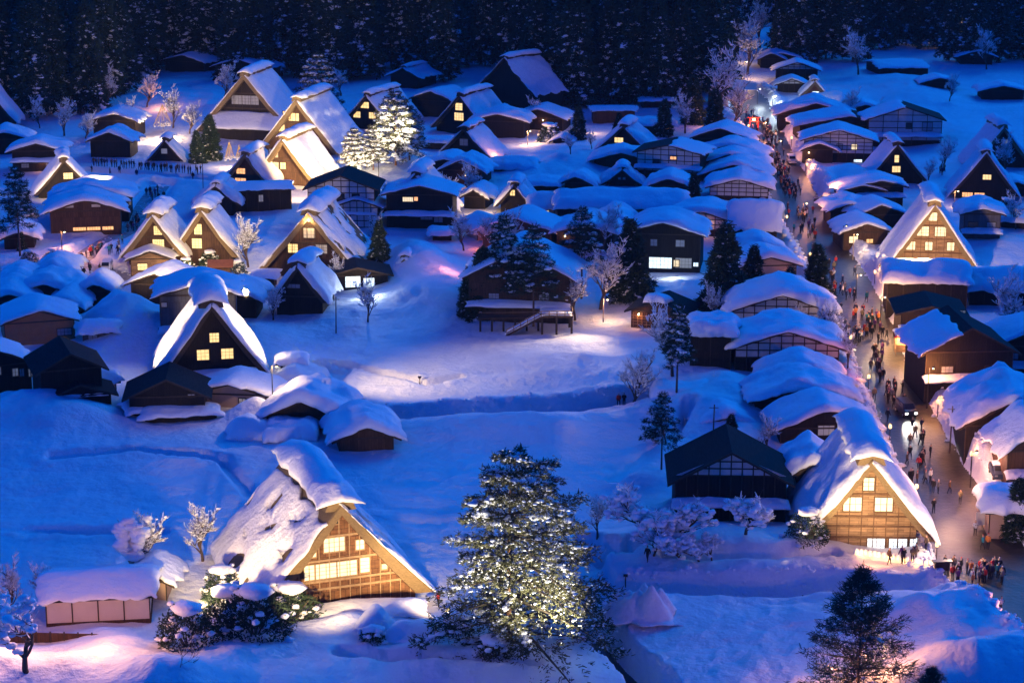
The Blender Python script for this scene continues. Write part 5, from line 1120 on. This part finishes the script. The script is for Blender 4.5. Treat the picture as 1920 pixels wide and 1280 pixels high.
# ------------------------------------------------------------------ vehicles
def car(label, u, v, heading, paint, kind='minivan', lights=None, snow=.0):
    p = gp(u, v); root = empty('parked_'+kind, (p.x, p.y, p.z), heading, label, 'car')
    Lc, Wc = (4.3, 1.7) if kind != 'truck' else (4.6, 1.7)
    prof = {'minivan':[(-2.15,.35),(2.15,.35),(2.15,.75),(2.05,1.0),(1.55,1.12),(.95,1.72),(-1.9,1.78),(-2.1,1.0)],
            'car':[(-2.1,.32),(2.1,.32),(2.12,.65),(1.95,.88),(1.05,.98),(.45,1.42),(-1.0,1.44),(-1.7,1.0),(-2.05,.92)]}[kind if kind in ('minivan','car') else 'minivan']
    n = len(prof); vs = []; 
    for xs, k in ((-.5,.86),(-.44,1),(.44,1),(.5,.86)):
        for (y, z) in prof: vs.append((xs*Wc*(1 if z < 1.15 else .86), y*(.985 if k < 1 else 1), z if k == 1 or z < .5 else z-.05))
    fs = [tuple(range(n)), tuple(range(4*n-1, 3*n-1, -1))]
    for j in range(3): fs += [(j*n+i, (j+1)*n+i, (j+1)*n+(i+1) % n, j*n+(i+1) % n) for i in range(n)]
    mb = MB(); mb.add(vs, fs); body = mb.build('body', M[paint], root)
    zt = 1.62 if kind == 'minivan' else 1.34; zb = 1.16 if kind == 'minivan' else 1.0
    mb = MB()
    for s in (-1,1): mb.add([(s*Wc*.487,-1.7,zb),(s*Wc*.487,1.0,zb),(s*Wc*.44,.75,zt),(s*Wc*.44,-1.6,zt)], [(0,1,2,3) if s > 0 else (3,2,1,0)])
    a, b = ((1.56,1.16),(1.0,1.68)) if kind == 'minivan' else ((1.06,1.0),(.5,1.38))
    mb.add([(-.62,a[0]+.03,a[1]+.02),(.62,a[0]+.03,a[1]+.02),(.56,b[0]+.03,b[1]),(-.56,b[0]+.03,b[1])], [(0,1,2,3)])
    mb.add([(-.6,-2.12,1.08),(.6,-2.12,1.08),(.55,-1.96,1.62),(-.55,-1.96,1.62)] if kind == 'minivan' else [(-.6,-1.72,1.03),(.6,-1.72,1.03),(.55,-1.06,1.42),(-.55,-1.06,1.42)], [(3,2,1,0)])
    mb.build('window', M['glass'], root)
    for sx in (-1,1):
        for yy in (-1.35,1.3):
            mb = MB(); mb.tube([(sx*(Wc/2-.2),yy,.32),(sx*(Wc/2+.02),yy,.32)], .32, 14); wh = mb.build('wheel', M['rubber'], root)
            mb = MB(); mb.tube([(sx*(Wc/2+.02),yy,.32),(sx*(Wc/2+.035),yy,.32)], .19, 10); mb.build('rim', M['silver_paint'], wh)
        mb = MB(); mb.box(sx*.62-.16, sx*.62+.16, 2.10, 2.19, .62, .80); mb.build('headlight', M['headlight' if lights else 'glass_blue'], root)
        mb = MB(); mb.box(sx*.70-.08, sx*.70+.08, -2.19, -2.08, .75, .98); mb.build('tail_light', M['cloth_red'], root)
    if snow: pillow('roof_snow', body, lambda x, y: (1.76 if kind == 'minivan' else 1.42)+0*x, -.7, .7, -1.85 if kind == 'minivan' else -.95, .9 if kind == 'minivan' else .4, snow, 11, 13, 3, .08, .05)
    return root
car('white minivan parked among people left of the adjoining farmhouses', 200, 508, math.pi+.05, 'white_paint')
car('dark blue car facing the lower street beside the pinkish snow bank', 1872, 888, math.pi-.05, 'blue_paint', 'car', snow=.25)
car('pale van with a bare windscreen just below the dark blue car', 1878, 945, math.pi+.15, 'silver_paint', snow=.15)
car('dark car driving towards the viewer with two bright headlights', 1698, 776, math.pi+.15, 'dark_paint', 'minivan', lights=True)
car('snow covered car parked on the bank right of the upper street', 1548, 350, 1.3, 'dark_paint', 'car', snow=.5)
car('small white truck on the street near the half timbered inn', 1484, 306, math.pi, 'white_paint', 'minivan')
for i, (dx) in enumerate((-4, 5)):
    hl = bpy.data.lights.new('headlight_beam', 'SPOT'); hl.energy = 320; hl.spot_size = R(60); hl.color = (1,.93,.8); hl.shadow_soft_size = .1
    q = gp(1698+dx, 776); ho = bpy.data.objects.new('headlight_beam', hl); COL.objects.link(ho); ho.location = (q.x, q.y-2.9, .9); ho.rotation_euler = (R(62), 0, math.pi+.1)

# ------------------------------------------------------------------ lamps, posts, stall, rope cones, lanterns
def street_lamp(label, u, v, h, e, col=(1,.62,.30), glow='lamp', arm=.6, r=.18, lightname='street_lamp', pole='iron'):
    p = gp(u, v); root = empty(lightname, p, rnd.uniform(-.4,.4), label, 'lamp')
    mb = MB(); mb.tube([(0,0,-1),(0,0,h)], [.09,.06], 8); mb.bar((0,0,h-.1), (arm,0,h+.05), .05); mb.build('pole', M[pole], root)
    mb = MB(); mb.lathe([(0.0,.22),(.10,.20),(.24,.02),(.25,0)], 10, (arm,0,h-.05)); mb.build('lamp_shade', M['iron'], root)
    mb = MB(); mb.lathe([(0,-.14),(.10,-.10),(.14,0),(.08,.06)], 10, (arm,0,h-.08)); mb.build('bulb', M[glow], root, True)
    lamp('lamp_light', (arm, 0, h-.35), e*.19, col, r, root); return root
W_ = (1,.55,.24); OR = (1,.38,.13); CW = (.80,.93,1.0); YE = (1,.66,.30)
street_lamp('lamp post glowing on the snow before the bare tree at the middle field edge', 1131, 604, 3.6, 1500, W_, pole='bark_pale', lightname='field_lamp')
street_lamp('tall pale post with a lamp on the snow in the upper centre', 989, 272, 3.2, 2600, W_, pole='bark_pale', lightname='lamp_post')
street_lamp('lamp post right of the six windowed farmhouse roof', 1789, 388, 3.0, 700, W_, pole='bark_pale', lightname='lamp_post')
street_lamp('yellow street post beside the cluster of dark huts', 1599, 488, 4.6, 800, YE, pole='bark_pale')
street_lamp('bright star like street lamp over the crowd by the food stall', 1650, 618, 5.0, 4200, (1,.50,.19))
street_lamp('street lamp by the half timbered inn', 1619, 302, 3.6, 700, YE)
street_lamp('thin lamp pole above the warm snow bank on the left', 117, 480, 6.0, 1700, OR)
street_lamp('lamp with warm glow under the trees at the upper left edge', 33, 205, 3.5, 900, OR)
street_lamp('lamp pole at the front of the big blue snow roof', 1738, 766, 5.5, 2800, OR)
street_lamp('lamp and pole by the pink snow bank and parked cars', 1822, 862, 4.4, 1200, (1,.40,.22))
street_lamp('lamp pole at the right corner of the porch house by the middle field', 512, 770, 5.0, 1700, YE)
for k, (u, v, z, e, c, l) in enumerate([(1458,300,4.2,1700,OR,'in front of the small dark shed'),(1430,262,4,2600,OR,'at the left of the bend'),(1395,150,5,2500,W_,'highest up at the street end'),
   (1448,210,4,2600,CW,'with cold white light at the far end'),(1420,196,4,2000,CW,'with cold light in the middle of the far end'),(1510,330,3.5,1500,OR,'beside the snow banks'),(1605,560,4,1600,OR,'below the farmhouse'),
   (1505,420,4,1300,OR,'opposite the dark huts'),(1580,470,4.4,600,OR,'at the pink snow bank')]):
    street_lamp('lamp of the main street '+l, u, v, z, e, c, 'lamp_white' if c == CW else 'lamp')
# far lights on the upper right slope
for k, (u, v, e, l) in enumerate([(1470,78,5400,'leftmost warm lamp under the hillside trees at the upper right'),(1538,14,6600,'warm lamp at the top edge above the street'),(1625,30,6600,'warm lamp shining on a bent snowy tree at the top'),
   (1712,46,5400,'pale lamp between the hillside trees'),(1770,62,2700,'faint lamp between the hillside trees right of the pale one'),(1816,72,3600,'rightmost orange lamp on the hillside')]):
    street_lamp(l, u, v+14, 3.2, e, W_)
# food stall
p = gp(1706, 648); stl = empty('food_stall', p, -.1, 'glowing orange food stall at the side of the main street', 'stall')
mb = MB(); mb.box(-2.1,2.1,-.9,1.2,2.25,2.4); mb.add([(-2.3,-1.1,2.2),(2.3,-1.1,2.2),(2.3,1.3,2.75),(-2.3,1.3,2.75),(-2.3,-1.1,2.12),(2.3,-1.1,2.12),(2.3,1.3,2.67),(-2.3,1.3,2.67)],[(0,1,2,3),(7,6,5,4),(0,4,5,1),(1,5,6,2),(2,6,7,3),(3,7,4,0)]); rf_ = mb.build('roof', M['cloth_red'], stl)
pillow('roof_snow', rf_, lambda x, y: 2.46+y*.22, -2.3, 2.3, -.9, 1.3, .35, 13, 9, 3)
mb = MB(); mb.box(-2,2,-.8,-.3,0,.95); mb.box(-2.1,2.1,-.9,-.2,.95,1.02); mb.build('counter', M['wood_tan'], stl)
mb = MB(); mb.box(-2,2,1.0,1.06,0,2.2); mb.build('back_wall', M['lit_orange'], stl)  # wall glows by its own material: the stall's light put into colour
for sx in (-2,2):
    for sy in (-.8,1.0):
        mb = MB(); mb.box(sx-.05,sx+.05,sy-.05,sy+.05,-.5,2.2); mb.build('post', M['beam_light'], stl)
lamp('stall_light', (0,-.2,1.95), 350, (1,.5,.18), .3, stl); lamp('stall_light', (0,-2.0,2.3), 300, W_, .3, stl)
# lit gate stand at the street end
p = gp(1413, 246); gt = empty('festival_gate', p, 0, 'small orange lit wooden gate on the road at the far street end', 'gate')
mb = MB(); mb.box(-1.1,-.85,-.15,.15,-.3,3.0); mb.build('post', M['cloth_red'], gt); mb = MB(); mb.box(.85,1.1,-.15,.15,-.3,3.0); mb.build('post', M['cloth_red'], gt)
mb = MB(); mb.box(-1.5,1.5,-.2,.2,3.0,3.25); mb.box(-1.0,1.0,-.12,.12,2.3,2.5); mb.build('crossbeam', M['cloth_red'], gt); mb = MB(); mb.box(-.35,.35,-.2,.2,2.5,3.0); mb.build('lantern', M['candle'], gt); lamp('gate_light', (0,-.8,2.2), 300, OR, .3, gt)
# red roofed gate by the adjoining farmhouses
rg, frg = S('small roofed gate with a bare brick red roof right of the adjoining farmhouses',390,438,498,478,520,1.6,4,'wood_brown',.0,name='roofed_gate',cat='gate',slope=.9)
[c for c in rg.children if c.name.startswith('roof')][0].data.materials[0] = mat('red_roof', (.10,.035,.025), .7, (.16,.06,.04), 3, bump=.02)
# floodlit low shed in front of the left adjoining farmhouse
H('low snow heaped shed with a glowing doorway before the left adjoining farmhouse',236,330,486,470,512,4,4,'wood_tan',.25,[(268,500,18,12,'lit',3,2)],name='shed',cat='shed')
H('shed with a bare board roof right of the lamp topped farmhouse, lit by cold light',604,738,516,500,545,6,-4,'wood',.0,[(662,528,28,20,'lit_white',3,2),(692,530,20,16,'lit_white',2,2)],name='shed',cat='shed')
S('low roofed wing at the left foot of the lamp topped farmhouse',474,520,520,508,545,5,6,'wood_brown',.1,[(498,534,14,4,'lit_orange')],name='wing',cat='shed',slope=.6)
# rope cones protecting the trees
def rope_cone(label, u, v, h, r, lit=True):
    p = gp(u, v); root = empty('rope_cone', p, 0, label, 'rope cone'); mb = MB(); mb.tube([(0,0,-.5),(0,0,h)], [.07,.05], 6); mb.build('pole', M['bark_pale'], root)
    n = 20
    for i in range(n): a = 2*math.pi*i/n; mb = MB(); mb.bar((0,0,h-.05), (r*math.cos(a), r*math.sin(a), h*.22), .05); mb.build('rope', M['rope'], root)
    g = np.random.default_rng(int(u)); q = g.normal(size=(34,3))*.5*r*np.array([1,1,.35])+np.array([0,0,h*.2]); blobs('snow_load', q, .32*(.4+g.random(34)), root, g)
    return root
rope_cone('brightest rope cone over a shrub at the upper left, glowing like a festive tree', 306, 244, 6.0, 2.1)
rope_cone('thin rope cone left of the low farmhouse with one window', 431, 304, 4.6, 1.0)
rope_cone('rope cone with a bundled shrub between the adjoining farmhouses', 350, 495, 4.4, 1.3)
rope_cone('second faint rope cone right of the thin one', 449, 302, 3.6, .8)
# snow lanterns with candles
for i in range(17):
    u = 1606+i*8.6; v = 1038+i*1.35
    p = gp(u, v); o = empty('snow_lantern', (p.x, p.y, p.z), 0, 'small glowing snow lantern in the row before the pale farmhouse', 'lantern', 'row of snow lanterns')
    mb = MB(); mb.lathe([(.30,-.3),(.28,.2),(.20,.5),(.05,.62),(0,.63)], 12, (0,.18,0)); mb.build('snow_dome', M['snow'], o, True)
    mb = MB(); mb.lathe([(.13,0),(.16,.14),(.08,.34),(0,.40)], 10, (0,-.12,.1)); mb.build('candle', M['candle'], o, True)
    if i % 3 == 1: lamp('candle_light', (0,-.5,.45), 10, (1,.48,.16), .15, o)
# boards and little things
p = gp(1841, 992); o = empty('notice_board', p, .1, 'white notice board on a stand on the lower street', 'board'); mb = MB(); mb.box(-.75,.75,-.03,.03,.5,2.0); mb.build('panel', M['white_paint'], o)
for x in (-.7,.62): mb = MB(); mb.box(x,x+.08,.03,.09,-.2,1.9); mb.build('post', M['iron'], o)
p = gp(1764, 1100); o = empty('notice_stand', p, .05, 'dark wooden stand with a flat top at the end of the sunken path', 'stand'); mb = MB(); mb.box(-1.0,1.0,-.35,.35,1.25,1.42); mb.build('top', M['iron'], o)
for x in (-.75,.67): mb = MB(); mb.box(x,x+.08,-.25,.25,-.3,1.25); mb.build('leg', M['beam'], o)
mb = MB(); mb.box(-.67,.67,-.05,.02,.35,1.25); mb.build('frame', M['beam'], o)
for u, v, h, l in [(787,722,1.3,'small snow capped post standing alone in the middle field'),(1173,1075,1.2,'thin marker post beside the creek'),(151,1200,.0,None)]:
    if l:
        p = gp(u, v); o = empty('marker_post', p, 0, l, 'post'); mb = MB(); mb.box(-.06,.06,-.06,.06,-.5,h); mb.build('stake', M['bark'], o); mb = MB(); mb.box(-.22,.22,-.04,.02,h-.3,h); mb.build('sign_plate', M['iron'], o)
        if u < 1000: pillow('snow_cap', o, lambda x, y: h+0*x, -.28, .28, -.2, .2, .25, 9, 9, 1, .05, .02)
for u, v, h, l in [(630,625,5.5,'thin leaning utility pole beside the dark thatched hut'),(1336,840,5.5,'utility pole near the dark tiled house'),(1340+440,850,6.0,'wooden utility pole in front of the house with the snow roof'),(381,365,6.5,'thin pole behind the right adjoining farmhouse'),(640,398,6,'thin pole before the half timbered house'),(710,390,9,'warm lit tall pole left of the black barn like house')]:
    p = gp(u, v); o = empty('utility_pole', p, 0, l, 'pole'); mb = MB(); mb.tube([(0,0,-1),(0.1,0,h)], [.10,.07], 8); mb.build('pole', M['bark'], o); mb = MB(); mb.bar((-.5,0,h-.4),(.6,0,h-.4),.07); mb.build('crossarm', M['bark'], o)
# the low plaster fence beside the bottom left lane
p = gp(90, 1205); o = empty('board_fence', p, -.06, 'low brown board fence lit orange below the peach walled storehouse', 'fence')
for i in range(9): mb = MB(); mb.box(-5+i*1.3,-4.88+i*1.3,-.06,.06,-1,1.1); mb.build('post', M['beam'], o)
mb = MB(); mb.box(-5,5.5,.06,.10,-.5,.95); mb.build('panel', M['wood_brown'], o)

# ------------------------------------------------------------------ floodlights of the illumination
FK = .55; YK = .22
def fl(u, v, dz, tu, tv, tz, e, size=50, col=(1,.76,.46), bl=.7):
    a = gp(u, v); b = gp(tu, tv); b.z += tz; e *= FK; col = (col[0], col[1]*.90, col[2]*.72); return flood((a.x, a.y, a.z+dz), b, e, size, col, bl)
fl(560, 1275, 4.5, 640, 1138, 7.0, 24000, 50)             # foreground farmhouse
fl(330, 1205, 4.0, 460, 1070, 5, 15000, 65)             # its left slope
fl(915, 1450, 5.0, 955, 1208, 12, 25000, 48, (1,.98,.86)); fl(1075, 1330, 4.0, 985, 1208, 9, 20000, 60, (1,.98,.86))  # pine
fl(830, 1190, 2, 790, 1130, 5, 9000, 70)
fl(1580, 1125, 4.5, 1628, 1032, 7, 17000, 50, (1,.80,.50))    # pale farmhouse
fl(1430, 1060, 3, 1540, 1020, 6, 6000, 50)
fl(1715, 556, 9, 1745, 512, 5, 24000, 90, (1,.70,.38)); fl(1900, 560, 4, 1815, 505, 5, 9000, 60)
fl(225, 728, 4, 330, 700, 5, 17000, 60, (1,.80,.52)); fl(590, 728, 4, 480, 700, 6, 20000, 60, (1,.80,.52)) # black farmhouse, from both sides
fl(770, 625, 7, 640, 515, 9, 20000, 32, (1,.76,.42)); fl(460, 600, 4, 540, 520, 6, 15000, 55, (1,.76,.42))
fl(300, 590, 9, 300, 500, 6, 24000, 50, (1,.76,.42)); fl(470, 574, 12, 410, 498, 5, 15000, 60, (1,.76,.42)); fl(195, 560, 4, 250, 500, 5, 9000, 50)
fl(560, 392, 3, 560, 292, 8, 20000, 70, (1,.70,.36)); fl(700, 362, 6, 615, 290, 7, 22000, 62, (1,.88,.66)); fl(432, 366, 10, 455, 258, 7, 30000, 50, (1,.74,.42))
fl(650, 372, 2, 590, 350, 7, 12000, 60); fl(480, 392, 3, 470, 355, 4, 7000, 70); fl(735, 350, 2, 740, 310, 6, 1800, 70, (1,.95,.75)); fl(835, 350, 13, 600, 285, 4, 52000, 30, (1,.92,.72)); fl(600, 375, 9, 560, 340, 5, 16000, 60); fl(545, 330, 8, 598, 222, 9, 14000, 50)
fl(55, 400, 6, 110, 372, 5, 8000, 60); fl(205, 400, 8, 145, 372, 5, 8000, 60)
fl(1529, 215, 2, 1529, 184, 3, 2200, 70)
for u, v, z, e, c in [(300,266,1.6,5500,YE),(312,262,1.2,3000,YE),(350,512,1.2,1500,YE),(431,316,1.0,1200,YE),(22,1232,2.6,1600,(1,.40,.16)),(175,1222,4.5,3600,(1,.44,.17)),(470,812,2.2,900,OR),
                      (1655,1262,2.5,2600,(1,.38,.16)),(1560,1300,2.2,1500,(1,.40,.2)),(1935,1250,4.0,2600,(1,.34,.22)),(850,512,2.2,600,(1,.30,.2)),(905,468,2.0,400,(1,.25,.15)),(905,405,2.5,1300,YE),(580,384,11.0,0,YE),
                      (268,502,2.2,1200,YE),(225,425,2.5,2000,YE),(1738,1020,2.5,160,CW),(690,560,1.5,900,CW),(1262,523,1.5,500,CW),(150,480,3,1200,OR),
                      (1590,715,2.0,200,(1,.12,.10)),(1860,870,3.5,400,(1,.42,.30)),(1780,960,4.5,3500,(1,.48,.25)),(1700,860,4.5,700,(1,.5,.3)),(1790,1070,4.5,2600,(1,.62,.38)),(1870,990,3,1500,YE),(1105,250,2.0,1200,W_),
                      (940,300,1.5,700,OR),(1480,860,3,0,W_),(920,240,2,1200,OR),(300,200,3,1500,OR),(90,190,3,1600,(1,.3,.25)),(1655,515,3,500,YE),(1560,355,3.2,1500,OR),(1640,660,3.0,1500,YE),
                      (1640,1060,1.4,260,OR),(255,1090,1.6,1500,YE),(1340,240,3,1200,OR),(1380,120,4,1200,W_)]:
    if e:
        q = gp(u, v); lamp('yard_light', (q.x, q.y, q.z+z), e*YK, c, .3)
fl(530, 745, 12, 860, 700, 0, 15000, 62, bl=1); fl(1128, 612, 6, 960, 680, 0, 6500, 90, bl=1)   # spill over the middle field
for rt, lc in EAVE[:24]: lamp('added_eave_light', lc, 22, OR, .12, rt)  # light of the added eave lamps
side2 = [[STP[i]+Vector(((STP[min(i+1,len(STP)-1)]-STP[max(i-1,0)]).normalized().y, -(STP[min(i+1,len(STP)-1)]-STP[max(i-1,0)]).normalized().x))*sg*(STW[i]+.2) for i in range(len(STP))] for sg in (-1, 1)]
for k in range(22):  # lanterns added along both street edges for sparkle and amber glow
    sd_ = side2[k % 2]; t = 2.2+k*.58; i = int(t); q = sd_[i]*(1-t+i)+sd_[i+1]*(t-i)
    o = empty('added_street_lantern', (q.x, q.y, hz(q.x, q.y)), 0, 'small added amber lantern on a post at the snowy edge of the main street', 'lantern', 'added lanterns along the main street')
    mb = MB(); mb.tube([(0,0,-.5),(0,0,1.9)], .05, 6); mb.build('post', M['beam'], o); mb = MB(); mb.lathe([(0,1.8),(.16,1.85),(.20,2.05),(.16,2.3),(0,2.34)], 10); mb.build('lantern_paper', M['candle'], o, True)
    lamp('added_lantern_light', (0,0,2.6), 38, OR, .2, o)
# lamp at the peak of the gable
q = fg5; pk = [o for o in bpy.data.objects if o is g5][0]
mb = MB(); mb.lathe([(0,-.16),(.14,-.08),(.16,.04),(.06,.14)], 10, (0,-1.2,q.z(412))); mb.build('gable_lamp', M['lamp'], g5, True); lamp('gable_light', (0,-1.7,q.z(414)), 220, YE, .15, g5)
print('objects', len(bpy.data.objects), 'faces', sum(len(o.data.polygons) for o in bpy.data.objects if o.type == 'MESH'))

# ------------------------------------------------------------------ air
def haze(dens):
    mb = MB(); mb.box(-700, 700, -40, 1300, -8, 330); o = mb.build('haze', bpy.data.materials.new('haze_air')); tag(o, kind='stuff')
    m = o.data.materials[0]; m.use_nodes = True; N = m.node_tree.nodes; N.clear(); vo = N.new('ShaderNodeVolumePrincipled'); ou = N.new('ShaderNodeOutputMaterial')
    vo.inputs['Density'].default_value = dens; vo.inputs['Color'].default_value = (.85,.90,1,1); vo.inputs['Anisotropy'].default_value = .2
    m.node_tree.links.new(vo.outputs[0], ou.inputs['Volume'])
haze(HAZE)

for o in COL.objects:
    if o.parent is None and len(o.get('label','').split()) > 16: print('LONG', o.name, o['label'])
    if o.parent is None and 'label' not in o.keys() and o.get('kind') is None and o.type in ('MESH','EMPTY'): print('NOLABEL', o.name)
